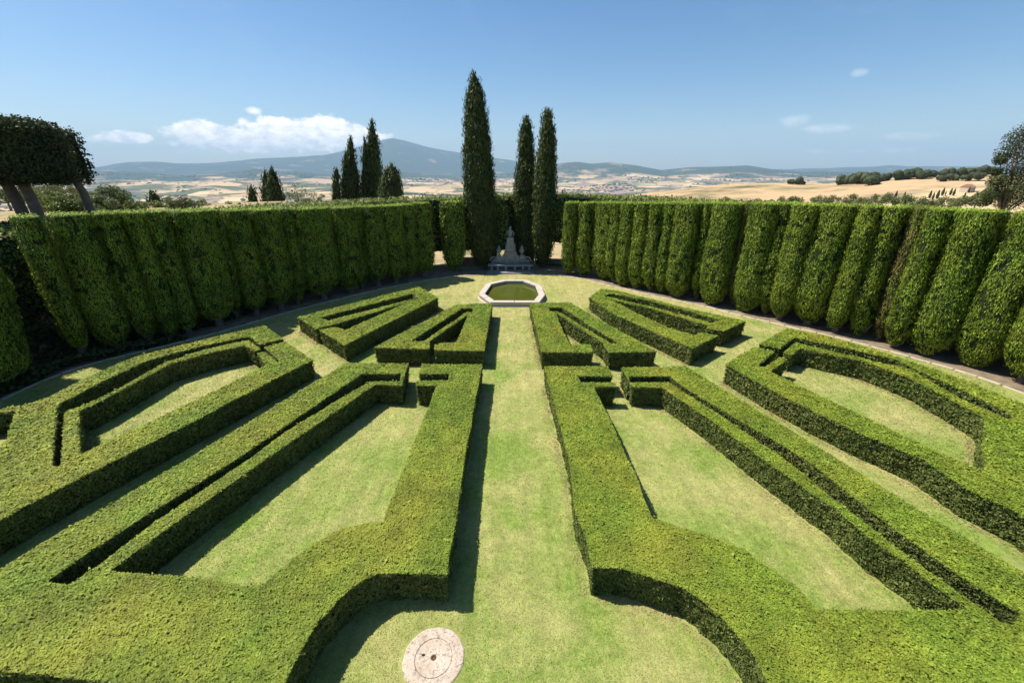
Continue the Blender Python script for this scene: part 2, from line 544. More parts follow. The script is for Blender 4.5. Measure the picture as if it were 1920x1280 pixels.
SKY_FAR = px_tab([(-600, 318), (100, 316), (180, 315), (215, 308), (240, 304), (280, 304), (310, 305), (350, 307), (420, 304), (470, 299),
                  (560, 294), (610, 291), (650, 283), (690, 271), (715, 263), (735, 260), (755, 264), (800, 276), (850, 285), (900, 292),
                  (950, 300), (1000, 306), (1040, 310), (1140, 316), (1240, 319), (1400, 318), (1440, 318), (1500, 317), (1600, 314), (1665, 311),
                  (1700, 313), (1800, 312), (2600, 316)])
SKY_MID = px_tab([(-600, 330), (100, 322), (180, 321), (260, 322), (330, 328), (420, 324), (480, 317), (560, 322), (640, 330), (760, 322), (860, 332),
                  (960, 324), (1010, 312), (1045, 307), (1085, 304), (1110, 307), (1145, 305), (1190, 310), (1240, 319), (1290, 314), (1350, 312),
                  (1400, 311), (1450, 318), (1500, 322), (1560, 321), (1700, 324), (2600, 324)])
HILL = px_tab([(1085, 392), (1120, 379), (1200, 366), (1300, 354), (1400, 346), (1480, 343), (1560, 345), (1640, 338), (1700, 333), (1760, 329), (1850, 328), (2600, 326)])


def smooth(x):
    x = np.clip(x, 0, 1)
    return x * x * (3 - 2 * x)


def terrain_h(x, y):
    x = np.asarray(x, dtype=np.float64); y = np.asarray(y, dtype=np.float64)
    r = np.hypot(x, y)
    az = np.arctan2(x, y)
    base = lerp_tab(r, [(0, -0.02), (62, -0.02), (80, -2.5), (140, -14), (300, -40), (700, -90), (1300, -140), (2500, -190), (4500, -215), (7000, -190),
                        (9500, -160), (12000, -135), (15000, -120), (40000, -100)])
    p = np.stack([x, y, np.zeros_like(x)], 1)
    roll = (fbm(p, 1 / 1700.0, 4, 5) - 0.5)
    amp = lerp_tab(r, [(0, 0), (150, 0), (1200, 50), (4000, 210), (9000, 330), (16000, 260), (30000, 200)])
    z = base + roll * amp + (fbm(p, 1 / 420.0, 3, 15) - .5) * lerp_tab(r, [(0, 0), (400, 0), (1500, 30), (5000, 75), (30000, 90)])
    # ridge lines of the horizon
    d1 = np.clip((r - 9000) / 4500, -1, 1)
    zm = CAMZ + 13500 * lerp_tab(az, SKY_MID) + (vnoise(p, 1 / 500.0, 2) - .5) * 26
    w1 = np.where(r < 13500, smooth((r - 8800) / 4700), smooth(1 - (r - 13500) / 4000))
    z = z * (1 - w1) + zm * w1
    zf = CAMZ + 22000 * lerp_tab(az, SKY_FAR) + (fbm(p, 1 / 900.0, 3, 8) - .5) * 90
    w2 = np.where(r < 22000, smooth((r - 15000) / 7000), 1.0)
    zf = np.where(r > 22000, zf - (r - 22000) * 0.03, zf)
    z = z * (1 - w2) + zf * w2
    # the golden hill on the right, its crest about 650 m away
    RH = 650.0
    te = lerp_tab(az, HILL)
    tl = lerp_tab(r, [(0, -.5), (90, -.13), (200, -.105), (320, -.075)]) 
    k = smooth((r - 150) / (RH - 150))
    tan_el = np.minimum(-.105, te) * (1 - k) + te * k
    zh = np.where(r < RH, CAMZ + r * tan_el, CAMZ + RH * te - (r - RH) * 0.16 * smooth((r - RH) / 250))
    zh = zh + (fbm(p, 1 / 90.0, 3, 3) - .5) * 7 * smooth((r - 150) / 250) * smooth(1 - (r - RH + 60) / 300)
    az0 = HILL[0][0]
    side = smooth((az - az0) / 0.10)
    zh = zh * side + (base - 60) * (1 - side)
    z = np.where(r > 150, np.maximum(z, zh), z)
    # raised bank behind the left hedge wall
    bank = smooth((-x - 25.5) / 3.5) * smooth((y - 8) / 6) * smooth(1 - (r - 62) / 30)
    z = np.where(bank > 0, z * (1 - bank) + 6.55 * bank, z)
    return z


def build_terrain():
    a1 = np.linspace(-66, 66, 600)
    a2 = np.linspace(66, 294, 60)[1:-1]
    az = np.radians(np.concatenate([a1, a2]))
    rr = np.concatenate([np.linspace(2, 60, 60), np.geomspace(61, 1500, 76)[0:], np.geomspace(1530, 12000, 120), np.linspace(12150, 26000, 50), [27000]])
    A, R = np.meshgrid(az, rr)
    x = (R * np.sin(A)).ravel(); y = (R * np.cos(A)).ravel()
    z = terrain_h(x, y)
    v = np.stack([x, y, z], 1)
    na, nr = len(az), len(rr)
    i = np.arange(nr - 1)[:, None] * na + np.arange(na)[None, :]
    j = np.arange(nr - 1)[:, None] * na + (np.arange(na)[None, :] + 1) % na
    f = np.stack([i, i + na, j + na, j], -1).reshape(-1, 4)[:, ::-1]
    c = np.array([[0, 0, terrain_h(np.array([0.]), np.array([0.]))[0]]])
    cv = len(v)
    v = np.concatenate([v, c])
    k = np.arange(na)
    f3 = np.stack([np.full(na, cv), (k + 1) % na, k], 1)
    o = mesh_obj('terrain', v, [(f, 0), (f3, 0)], [M['terrain']], smooth=[True, True])
    tag(o, kind='structure')


build_terrain()

# ------------------------------------------------------------------ garden ground
EDGE_R = [(985, 515), (1040, 516), (1085, 520), (1123, 532), (1170, 542), (1240, 559), (1316, 573), (1380, 590), (1496, 617), (1564, 631), (1666, 659), (1768, 687), (1826, 703),
          (1920, 736), (2060, 800), (2300, 930), (2700, 1150)]
EDGE_L = [(985, 515), (920, 516), (850, 518), (775, 530), (720, 541), (640, 560), (560, 580), (470, 606), (382, 632), (254, 663), (175, 679), (117, 698), (58, 722), (0, 750),
          (-120, 815), (-330, 940), (-700, 1170)]


def resample(pts, step):
    pts = np.asarray(pts, dtype=float)
    seg = np.linalg.norm(np.diff(pts, axis=0), axis=1)
    s = np.concatenate([[0], np.cumsum(seg)])
    n = max(2, int(round(s[-1] / step)) + 1)
    t = np.linspace(0, s[-1], n)
    return np.stack([np.interp(t, s, pts[:, k]) for k in range(pts.shape[1])], 1)


def smooth_line(pts, it=3):
    pts = pts.copy()
    for _ in range(it):
        q = pts.copy()
        q[1:-1] = (pts[:-2] + pts[1:-1] * 2 + pts[2:]) / 4
        pts = q
    return pts


def normals2(l, sign):
    t = np.gradient(l[:, :2], axis=0)
    t = t / np.linalg.norm(t, axis=1)[:, None]
    return np.stack([t[:, 1] * sign, -t[:, 0] * sign], 1), t


edge_r = smooth_line(resample([P(*p)[:2] for p in EDGE_R], 0.8), 6)
edge_l = smooth_line(resample([P(*p)[:2] for p in EDGE_L], 0.8), 6)
nr_, tr_ = normals2(edge_r, -1)      # outwards on the right side
nl_, tl_ = normals2(edge_l, 1)
if (nr_[len(nr_) // 2][0]) < 0: nr_ = -nr_
if (nl_[len(nl_) // 2][0]) > 0: nl_ = -nl_


def fan_sheet(name, outline, z, material):
    pts = [Vector((p[0], p[1])) for p in outline]
    v, e, f, *_ = delaunay_2d_cdt(pts, [], [list(range(len(pts)))], 1, 1e-5)
    vv = np.array([[a.x, a.y, z] for a in v])
    ff = np.array([list(t) for t in f if len(t) == 3])
    a, b, c = vv[ff[:, 0]], vv[ff[:, 1]], vv[ff[:, 2]]
    fl = np.cross(b - a, c - a)[:, 2] < 0
    ff[fl] = ff[fl][:, ::-1]
    return mesh_obj(name, vv, [(ff, 0)], [material])


out_r = edge_r + nr_ * 12.0
out_l = edge_l + nl_ * 3.6
bed = np.concatenate([out_l[::-1], [[edge_l[0][0], edge_l[0][1] + 9.0]], out_r])
keepr = out_r[:, 0] < 60
bedline = np.concatenate([(edge_l + nl_ * 3.6)[2:][::-1], (edge_r + nr_ * 4.6)[2:]])
soil = fan_sheet('soil_bed', bedline, 0.006, M['soil'])
tag(soil, kind='structure')
lawn_outline = np.concatenate([edge_l[::-1], edge_r[1:], [[edge_r[-1][0] + 4, -18], [edge_l[-1][0] - 4, -18]]])
lawn = fan_sheet('lawn', lawn_outline, 0.012, M['lawn'])
tag(lawn, kind='structure')


def box_bm(bm, c, size, rot=0.0, bevel=0.0, taper=1.0):
    m = Matrix.Translation(c) @ Matrix.Rotation(rot, 4, 'Z')
    r = bmesh.ops.create_cube(bm, size=1.0)
    vs = r['verts']
    for v in vs:
        k = taper if v.co.z > 0 else 1.0
        v.co = Vector((v.co.x * size[0] * k, v.co.y * size[1] * k, v.co.z * size[2]))
    if bevel > 0:
        ed = list({e for v in vs for e in v.link_edges})
        rr = bmesh.ops.bevel(bm, geom=ed, offset=bevel, segments=1, affect='EDGES')
        vs = list({v for f in rr['faces'] for v in f.verts} | {v for v in vs if v.is_valid})
    for v in vs:
        v.co = m @ v.co
    return vs


def bm_obj(name, bm, m, parent=None, loc=(0, 0, 0), rotz=0.0, smooth_faces=False):
    me = bpy.data.meshes.new(name)
    bmesh.ops.recalc_face_normals(bm, faces=bm.faces)
    if smooth_faces:
        for f in bm.faces: f.smooth = True
    bm.to_mesh(me); bm.free()
    me.materials.append(m)
    o = bpy.data.objects.new(name, me)
    C.objects.link(o)
    o.location = loc
    o.rotation_euler = (0, 0, rotz)
    if parent: o.parent = parent
    return o


def lathe_bm(bm, prof, seg=16, center=(0, 0), squash=1.0):
    rings = []
    for r, z in prof:
        rings.append([bm.verts.new((center[0] + r * math.cos(2 * math.pi * k / seg), center[1] + r * squash * math.sin(2 * math.pi * k / seg), z)) for k in range(seg)])
    for a, b in zip(rings[:-1], rings[1:]):
        for k in range(seg):
            bm.faces.new((a[k], a[(k + 1) % seg], b[(k + 1) % seg], b[k]))
    bm.faces.new(rings[0][::-1]); bm.faces.new(rings[-1])


# stone edging along both beds: one stone after another
def edging(line, nrm, label, side):
    root = empty('stone_edging', (line[20][0], line[20][1], 0), label, 'kerb', 'stone edging lines of the cypress beds')
    l = resample(line, 0.95)
    proto = []
    for k in range(4):
        bm = bmesh.new()
        box_bm(bm, Vector((0, 0, 0.015)), (0.90, 0.15 + 0.02 * k, 0.09), 0, 0.018)
        me = bpy.data.meshes.new('edging_stone')
        bmesh.ops.recalc_face_normals(bm, faces=bm.faces)
        bm.to_mesh(me); bm.free(); me.materials.append(M['kerb'])
        proto.append(me)
    for i in range(1, len(l) - 1):
        if l[i][0] < -42 or l[i][0] > 42: continue
        t = l[i + 1] - l[i - 1]
        o = bpy.data.objects.new('edging_stone', random.choice(proto))
        C.objects.link(o)
        o.parent = root
        o.location = (l[i][0] - root.location.x + random.uniform(-.02, .02), l[i][1] - root.location.y + random.uniform(-.02, .02), random.uniform(-.012, .012))
        o.rotation_euler = (0, random.uniform(-.01, .01), math.atan2(t[1], t[0]) + random.uniform(-.02, .02))


edging(edge_r, nr_, 'pale stone edging curving along the foot of the sunlit right cypress wall', 1)
edging(edge_l, nl_, 'pale stone edging curving along the foot of the shaded left cypress wall', -1)

# ------------------------------------------------------------------ box hedges
HH = 1.05


def zz(k, pts):
    """coordinates read off enlarged views of the photograph"""
    ox, oy, s = {1: (440, 500, 3.4286), 2: (960, 500, 3.4286), 3: (1360, 500, 3.4286), 4: (0, 580, 3.4286), 5: (0, 860, 3.0), 6: (600, 860, 3.0), 7: (1280, 860, 3.0), 0: (0, 0, 1.0)}[k]
    return [(ox + x / s, oy + y / s) for x, y in pts]


def ll_path(side):
    return None


hedges = []
# centre-left, far
hedges.append(dict(label='small trenched box hedge just before the pool, left of the lawn walk',
    body=zz(1, [(895, 520), (1425, 243), (1655, 235), (1603, 540), (1285, 535), (1285, 503), (1330, 490), (1425, 488), (1505, 302), (1250, 480), (1250, 530)]),
    cuts=[zz(1, [(1130, 480), (1460, 267), (1532, 267), (1530, 291), (1488, 293), (1215, 480)])]))
hedges.append(dict(label='long triangular box hedge left of the pool, beside the shaded cypress wall',
    body=zz(1, [(1185, 128), (1308, 200), (705, 505), (545, 408), (645, 386), (712, 408), (1118, 228), (640, 372), (520, 400), (403, 325)]),
    cuts=[zz(1, [(543, 327), (1143, 172), (1178, 205), (1138, 209), (603, 347)])]))
# front left
hedges.append(dict(label='largest clipped box hedge in the left foreground, its curved end beside the round millstone',
    body=zz(1, [(715, 618), (1115, 620), (1075, 765), (905, 757)]) + zz(5, [(1480, 10), (1000, 350), (610, 632), (930, 655), (1180, 672), (1370, 716), (1480, 700), (1600, 600), (1750, 480), (1900, 400)])
        + zz(6, [(150, 380), (260, 360), (370, 345), (370, 300), (430, 160), (490, 0)]) + zz(1, [(1180, 1060), (1300, 765), (1165, 765), (1174, 733), (1372, 733), (1382, 690), (1184, 690), (1210, 625), (1590, 628)])
        + zz(6, [(812, 0), (770, 300), (724, 560), (710, 650), (620, 645), (480, 640), (330, 642), (260, 670), (180, 720), (100, 790), (40, 870)])
        + zz(5, [(1800, 900), (1720, 1020), (1660, 1130), (1600, 1260)]) + [(512, 1330), (480, 1345), (200, 1262 + 14), (0, 1256), (-420, 1240), (-420, 1150), (-60, 1090)]
        + zz(5, [(30, 597), (300, 430), (650, 240), (1040, 10)]),
    cuts=[zz(1, [(820, 685), (1072, 687), (1066, 735), (868, 738)]) + zz(1, [(340, 1050)]) + zz(5, [(1390, 10), (880, 350), (560, 590), (390, 705), (255, 692), (500, 520), (900, 270), (1300, 22)])]))
# left side
hedges.append(dict(label='large box hedge round a lawn patch at left, below the dark cypress wall',
    body=zz(4, [(1700, 103), (1822, 192), (1668, 224), (1608, 172), (1290, 237), (960, 325), (700, 445), (380, 605), (362, 640), (335, 1012), (397, 1002), (415, 662), (580, 597), (760, 512), (1060, 342), (1300, 262), (1595, 196),
                (1678, 256), (1638, 272), (1575, 232), (1350, 280), (1090, 352), (900, 457), (640, 595), (505, 655), (512, 936), (600, 893), (1300, 560), (1655, 385), (1715, 362), (1652, 282), (1695, 273), (1790, 345), (1795, 335), (1700, 243), (1835, 207)])
        + zz(1, [(500, 600), (0, 855)]) + zz(4, [(1300, 690), (900, 890), (500, 1090), (150, 1270)]) + [(0, 975), (-300, 1130), (-520, 1110), (-300, 830)]
        + zz(4, [(-150, 660), (0, 648), (60, 622), (130, 627), (330, 555), (420, 508), (660, 390), (900, 295), (1200, 222), (1480, 152)]),
    cuts=[zz(4, [(100, 656), (40, 840), (-120, 960), (-420, 1010), (-380, 700), (0, 664)])]))
# centre-right, far
hedges.append(dict(label='small trenched box hedge just before the pool, right of the lawn walk',
    body=zz(2, [(115, 235), (375, 232), (932, 547), (620, 552), (585, 492), (430, 392), (283, 296), (320, 400), (372, 500), (505, 500), (522, 550), (190, 550)]),
    cuts=[zz(2, [(236, 262), (318, 262), (340, 278), (690, 496), (640, 496), (300, 290), (242, 287)])]))
hedges.append(dict(label='long triangular box hedge right of the pool, beside the sunlit cypress wall',
    body=zz(2, [(497, 197), (575, 140), (720, 163), (1100, 260), (1500, 350), (1357, 415), (1248, 396), (1260, 380), (900, 272), (632, 208), (800, 300), (1000, 388), (1165, 442), (1220, 424), (1325, 441), (1158, 527), (640, 300)]),
    cuts=[zz(2, [(585, 190), (625, 172), (900, 222), (1343, 345), (1285, 363), (900, 258), (640, 198)])]))
# front right
hedges.append(dict(label='largest clipped box hedge in the right foreground, its curved end facing the round millstone',
    body=zz(2, [(205, 640), (612, 640), (650, 705), (420, 705), (442, 745), (655, 745), (668, 772), (525, 772), (590, 900)])
        + zz(6, [(1730, 0), (1780, 100), (1830, 250), (1870, 330)]) + zz(7, [(0, 388), (150, 430), (330, 500), (500, 620), (640, 720), (720, 805), (760, 845), (1395, 850), (1600, 848),
              (1280, 600), (1060, 455), (860, 285), (700, 178), (450, 0)]) + zz(2, [(1300, 1000), (965, 775), (775, 772), (703, 648), (1120, 640)])
        + zz(7, [(870, 0), (1300, 270), (1920, 640)]) + [(2200, 1240), (2400, 1290), (1700, 1345), (1462, 1345)] + zz(7, [(470, 1240), (400, 1105), (320, 1000), (230, 900), (120, 800), (0, 720)])
        + zz(6, [(1850, 660), (1700, 615), (1530, 610), (1500, 450), (1440, 300), (1420, 150), (1400, 0)]),
    cuts=[zz(2, [(750, 705), (1015, 705), (1100, 770), (1400, 950)]) + zz(7, [(690, 0), (940, 200), (1200, 400), (1480, 600), (1700, 750), (1905, 880), (1860, 935), (1780, 915), (1560, 760), (1340, 600), (1100, 420), (850, 230), (570, 0)]) + zz(2, [(1300, 930), (1010, 744), (755, 744)])]))
# right side
hedges.append(dict(label='large box hedge round a lawn patch at right, below the sunlit cypress wall',
    body=zz(3, [(395, 398), (640, 440), (1000, 545), (1300, 640), (1600, 755), (1920, 880), (2150, 990), (2500, 1180), (2600, 1500), (2500, 1800), (2150, 1760), (1920, 1600)])
        + zz(7, [(1600, 170), (1340, 0)]) + zz(3, [(900, 1085), (600, 945), (270, 780), (0, 628), (188, 514), (312, 545), (205, 635), (248, 650), (348, 582), (398, 597), (290, 668), (300, 680), (700, 870), (1000, 1010), (1300, 1160), (1560, 1275),
              (1668, 1310), (1650, 1150), (1668, 1000), (1640, 960), (1450, 852), (1200, 722), (900, 610), (480, 523), (428, 566), (375, 548), (450, 487), (900, 592), (1200, 664), (1500, 842), (1780, 968), (1835, 985), (1842, 955), (1600, 828), (1350, 716), (1100, 600), (800, 528), (443, 455), (350, 524), (218, 495)]),
    cuts=[]))

ALLBODY = []
LITTER = []


def build_hedge(h):
    body = resample_closed([P(*p, HH)[:2] for p in h['body']], 0.35)
    cuts = [resample_closed([P(*p, HH)[:2] for p in c], 0.35) for c in h['cuts']]
    ALLBODY.append((body, cuts))
    pts, faces = [], []
    for poly in [body] + cuts:
        q = np.concatenate([poly, np.zeros((len(poly), 1))], 1)
        wob = np.stack([fbm(q, 1.1, 2, 1) - .5, fbm(q, 1.1, 2, 9) - .5], 1) * 0.07
        q2 = poly + wob
        faces.append(list(range(len(pts), len(pts) + len(q2))))
        pts += [Vector((a, b)) for a, b in q2]
    v, e, f, *_ = delaunay_2d_cdt(pts, [], faces, 0, 1e-5)
    v = np.array([[a.x, a.y] for a in v])
    f = np.array([list(t) for t in f if len(t) == 3])
    cen = v[f].mean(1)
    bpoly = np.array([[pts[i].x, pts[i].y] for i in faces[0]])
    keep = in_poly(cen, bpoly)
    for fc in faces[1:]:
        keep &= ~in_poly(cen, np.array([[pts[i].x, pts[i].y] for i in fc]))
    f = f[keep]
    a, b, c = v[f[:, 0]], v[f[:, 1]], v[f[:, 2]]
    cr = (b[:, 0] - a[:, 0]) * (c[:, 1] - a[:, 1]) - (b[:, 1] - a[:, 1]) * (c[:, 0] - a[:, 0])
    f[cr < 0] = f[cr < 0][:, ::-1]
    n = len(v)
    e3 = np.concatenate([f[:, [0, 1]], f[:, [1, 2]], f[:, [2, 0]]])
    key = {}
    for (p, q) in e3:
        key[(p, q)] = 1
    bd = np.array([(p, q) for (p, q) in key if (q, p) not in key])
    # boundary normals, used to pull the woody core a little inside the leaf skin
    nv = np.zeros((n, 2))
    for p, q in bd:
        d = v[q] - v[p]
        nn = np.array([d[1], -d[0]]) / max(np.hypot(*d), 1e-6)
        nv[p] += nn; nv[q] += nn
    ln = np.maximum(np.hypot(nv[:, 0], nv[:, 1]), 1e-6)
    nvu = nv / ln[:, None] * (ln > 1e-5)[:, None]
    top = np.concatenate([v, np.full((n, 1), HH)], 1)
    top[:, 2] += (fbm(top, 0.5, 2, 4) - .5) * 0.05
    shell_v = np.concatenate([top, np.concatenate([v - nvu * 0.09, np.zeros((n, 1))], 1)])
    walls = np.concatenate([np.stack([bd[:, 0], bd[:, 0] + n, bd[:, 1] + n], 1), np.stack([bd[:, 0], bd[:, 1] + n, bd[:, 1]], 1)])
    tris = np.concatenate([f, walls])
    core_v = shell_v.copy()
    core_v[:n, :2] -= nvu * 0.05
    core_v[n:, :2] -= nvu * 0.05
    core_v[:n, 2] -= 0.045

    def size(p):
        d = np.linalg.norm(p - np.array([0, 0, CAMZ]), axis=1)
        return np.clip(d * 0.0021, 0.022, 0.12)
    dmin = max(7.5, np.linalg.norm(shell_v - np.array([0, 0, CAMZ]), axis=1).min())
    smin = max(0.022, dmin * 0.0021)

    def acc(p, nr):
        s = size(p)
        a = (smin / s) ** 2
        view = ((np.array([0, 0, CAMZ]) - p) * nr).sum(1) > 0
        a = a * np.where(np.abs(nr[:, 2]) < .5, .72, 1.0)
        dep = p[:, 1] * math.cos(TILT) + (CAMZ - p[:, 2]) * math.sin(TILT)
        dn = (CAMZ - p[:, 2]) * math.cos(TILT) - p[:, 1] * math.sin(TILT)
        off = (np.abs(p[:, 0]) > dep * 1.25 + 1.0) | (dn > dep * .84 + .8)
        return a * np.where(view, 1.0, 0.35) * np.where(off, 0.10, 1.0)
    K = 2.9
    p, nr = tri_sample(shell_v, tris, K / smin ** 2, acc)
    # the surface undulates a little, sides are looser than the top
    s = size(p)
    clump = vnoise(p, 7.0, 3) - 0.5
    side = 1 - np.abs(nr[:, 2])
    p = p + nr * (rng.uniform(-0.8, 0.5, len(p)) * s + clump * (0.012 + side * .09))[:, None]
    p[:, 2] = np.maximum(p[:, 2], 0.02)
    sprig = rng.random(len(p)) < .012
    p[sprig] += (nr[sprig] + np.array([0, 0, .6])) * rng.uniform(.01, .05, (sprig.sum(), 1))
    s = s * np.where(sprig, 1.5, 1.0)
    LITTER.append((v[bd[:, 0]], v[bd[:, 1]]))
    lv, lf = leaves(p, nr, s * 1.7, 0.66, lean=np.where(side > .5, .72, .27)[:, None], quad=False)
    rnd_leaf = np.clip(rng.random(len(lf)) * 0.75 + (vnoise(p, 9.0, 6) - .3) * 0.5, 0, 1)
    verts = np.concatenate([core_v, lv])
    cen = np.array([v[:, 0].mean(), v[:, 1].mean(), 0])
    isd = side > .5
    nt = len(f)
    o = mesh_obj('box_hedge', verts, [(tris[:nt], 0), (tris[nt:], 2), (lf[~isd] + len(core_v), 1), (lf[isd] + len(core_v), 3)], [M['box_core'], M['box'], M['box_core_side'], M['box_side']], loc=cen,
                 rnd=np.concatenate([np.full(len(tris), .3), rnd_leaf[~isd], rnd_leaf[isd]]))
    tag(o, h['label'], 'hedge', 'clipped box hedges of the parterre')
    return len(lf)


def resample_closed(pts, step):
    pts = [np.asarray(p, dtype=float) for p in pts]
    out = []
    for i in range(len(pts)):
        a, b = pts[i], pts[(i + 1) % len(pts)]
        n = max(1, int(np.hypot(*(b - a)) / step))
        for k in range(n):
            out.append(a + (b - a) * k / n)
    return np.array(out)


NL = sum(build_hedge(h) for h in hedges)
print('box leaves', NL)

# ------------------------------------------------------------------ grass blades
def build_litter():
    a = np.concatenate([q[0] for q in LITTER]); b = np.concatenate([q[1] for q in LITTER])
    L = np.linalg.norm(b - a, axis=1)
    k = rng.choice(len(a), 52000, p=L / L.sum())
    t = rng.random((len(k), 1))
    d = (b - a)[k]; nn = np.stack([d[:, 1], -d[:, 0]], 1) / np.maximum(L[k], 1e-5)[:, None]
    q = a[k] + d * t + nn * (np.abs(rng.normal(0, .13, (len(k), 1))) - .02)
    p = np.concatenate([q, np.full((len(k), 1), .022)], 1)
    keep = vnoise(p, 1.2, 5) + rng.random(len(p)) * .5 > .62
    p = p[keep]
    dd = np.linalg.norm(p - np.array([0, 0, CAMZ]), axis=1)
    lv, lf = leaves(p, np.tile([0, 0, 1.], (len(p), 1)), np.clip(dd * .0035, .035, .12), .6, lean=.25, quad=False)
    lv[:, 2] = np.maximum(lv[:, 2], .016)
    o = mesh_obj('leaf_litter', lv, [(lf, 0)], [M['litter']])
    tag(o, 'dry clippings and leaf litter along the feet of the box hedges', 'leaf litter', kind='stuff')


def build_grass():
    n = 420000
    # equal shares of the visible lawn: denser close by, sparser far off
    Y = 3.6 + (43.4) * rng.random(n) ** 1.5
    X = (rng.random(n) * 2 - 1) * (3 + Y * 1.18)
    X = np.clip(X, -40, 40)
    p = np.stack([X, Y, np.full(n, 0.012)], 1)
    keep = in_poly(p, lawn_outline)
    for body, cuts in ALLBODY:
        ins = in_poly(p, body)
        for c in cuts:
            ins &= ~in_poly(p, c)
        keep &= ~ins
    for c, r in ((mill_c, 0.75),):
        keep &= np.hypot(p[:, 0] - c[0], p[:, 1] - c[1]) > r
    keep &= ~in_poly(p, pool_out)
    p = p[keep]
    d = np.linalg.norm(p - np.array([0, 0, CAMZ]), axis=1)
    L = np.clip(d * 0.0030, 0.028, 0.09)
    nn = unit(rng.normal(0, 1, (len(p), 3)) * np.array([1, 1, .45]) + np.array([0, 0, .9]))
    lv, lf = leaves(p + np.array([0, 0, .006]), nn, L, 0.45, lean=0.1, up=(0, 0, .5), quad=False)
    lv[:, 2] = np.maximum(lv[:, 2], 0.006)
    o = mesh_obj('grass', lv, [(lf, 0)], [M['blade']])
    tag(o, 'short mown grass blades over the whole parterre lawn', 'grass', kind='stuff')
    print('blades', len(lf))


# ------------------------------------------------------------------ pool
RIMZ = 0.42
pool_px = [(945, 524), (986, 524), (1014, 534), (1022, 552), (1011, 566.5), (919, 566.5), (897, 551), (912, 531)]
pool_top = [P(x, y, RIMZ)[:2] for x, y in pool_px]
pool_out = np.array(pool_top)
mill_c = P(813, 1231, 0.05)


def build_pool():
    cx = np.mean([p[0] for p in pool_top]); cy = np.mean([p[1] for p in pool_top])
    root = empty('pool', (cx, cy, 0), 'octagonal pool with a pale stone rim and green water', 'pool')
    c = np.array([cx, cy])
    out = np.array(pool_top)
    # inner outline: parallel offset
    rim = 0.52

    def offset(poly, d):
        n = len(poly); res = []
        for i in range(n):
            a, b, e = poly[i - 1], poly[i], poly[(i + 1) % n]
            d1 = (b - a) / np.linalg.norm(b - a); d2 = (e - b) / np.linalg.norm(e - b)
            n1 = np.array([-d1[1], d1[0]]); n2 = np.array([-d2[1], d2[0]])
            if np.dot(n1, c - b) < 0: n1 = -n1
            if np.dot(n2, c - b) < 0: n2 = -n2
            m = n1 + n2
            m = m / np.dot(m, n1) if abs(np.dot(m, n1)) > 1e-6 else n1
            res.append(b + m * d)
        return np.array(res)
    inn = offset(out, rim)
    body_o = offset(out, 0.07)
    body_i = offset(out, 0.44)
    n = len(out)
    for i in range(n):
        j = (i + 1) % n
        # two coping slabs on every side, joints a little open
        for h0, h1 in ((0.0, 0.5), (0.5, 1.0)):
            g = 0.006
            a0 = out[i] + (out[j] - out[i]) * (h0 + g); a1 = out[i] + (out[j] - out[i]) * (h1 - g)
            b0 = inn[i] + (inn[j] - inn[i]) * (h0 + g); b1 = inn[i] + (inn[j] - inn[i]) * (h1 - g)
            bm = bmesh.new()
            zt = RIMZ + random.uniform(-.006, .006)
            q = [bm.verts.new((p[0] - cx, p[1] - cy, zt)) for p in (a0, a1, b1, b0)]
            r = [bm.verts.new((p[0] - cx, p[1] - cy, zt - 0.13)) for p in (a0, a1, b1, b0)]
            bm.faces.new(q); bm.faces.new(r[::-1])
            for k in range(4):
                bm.faces.new((q[k], r[k], r[(k + 1) % 4], q[(k + 1) % 4]))
            bmesh.ops.bevel(bm, geom=list(bm.edges), offset=0.015, segments=1, affect='EDGES')
            bm_obj('coping_stone', bm, M['stone'], root)
    bm = bmesh.new()
    A = [bm.verts.new((p[0] - cx, p[1] - cy, RIMZ - 0.128)) for p in body_o]
    B = [bm.verts.new((p[0] - cx, p[1] - cy, -0.05)) for p in body_o]
    D = [bm.verts.new((p[0] - cx, p[1] - cy, RIMZ - 0.128)) for p in body_i]
    E = [bm.verts.new((p[0] - cx, p[1] - cy, 0.016)) for p in body_i]
    for k in range(n):
        l = (k + 1) % n
        bm.faces.new((A[k], A[l], B[l], B[k])); bm.faces.new((A[k], A[l], D[l], D[k])); bm.faces.new((D[k], D[l], E[l], E[k]))
    bm_obj('basin_wall', bm, M['stone'], root)
    bm = bmesh.new()
    wv = offset(out, 0.445)
    bm.faces.new([bm.verts.new((p[0] - cx, p[1] - cy, 0.13)) for p in wv])
    bm_obj('water', bm, M['water'], root)
    # low plinth round the foot
    bm = bmesh.new()
    o2 = offset(out, -0.10)
    A = [bm.verts.new((p[0] - cx, p[1] - cy, 0.05)) for p in o2]
    B = [bm.verts.new((p[0] - cx, p[1] - cy, 0.0)) for p in o2]
    D = [bm.verts.new((p[0] - cx, p[1] - cy, 0.05)) for p in offset(out, 0.10)]
    for k in range(n):
        l = (k + 1) % n
        bm.faces.new((A[k], A[l], B[l], B[k])); bm.faces.new((A[k], A[l], D[l], D[k]))
    bm_obj('plinth', bm, M['stone'], root)


build_pool()


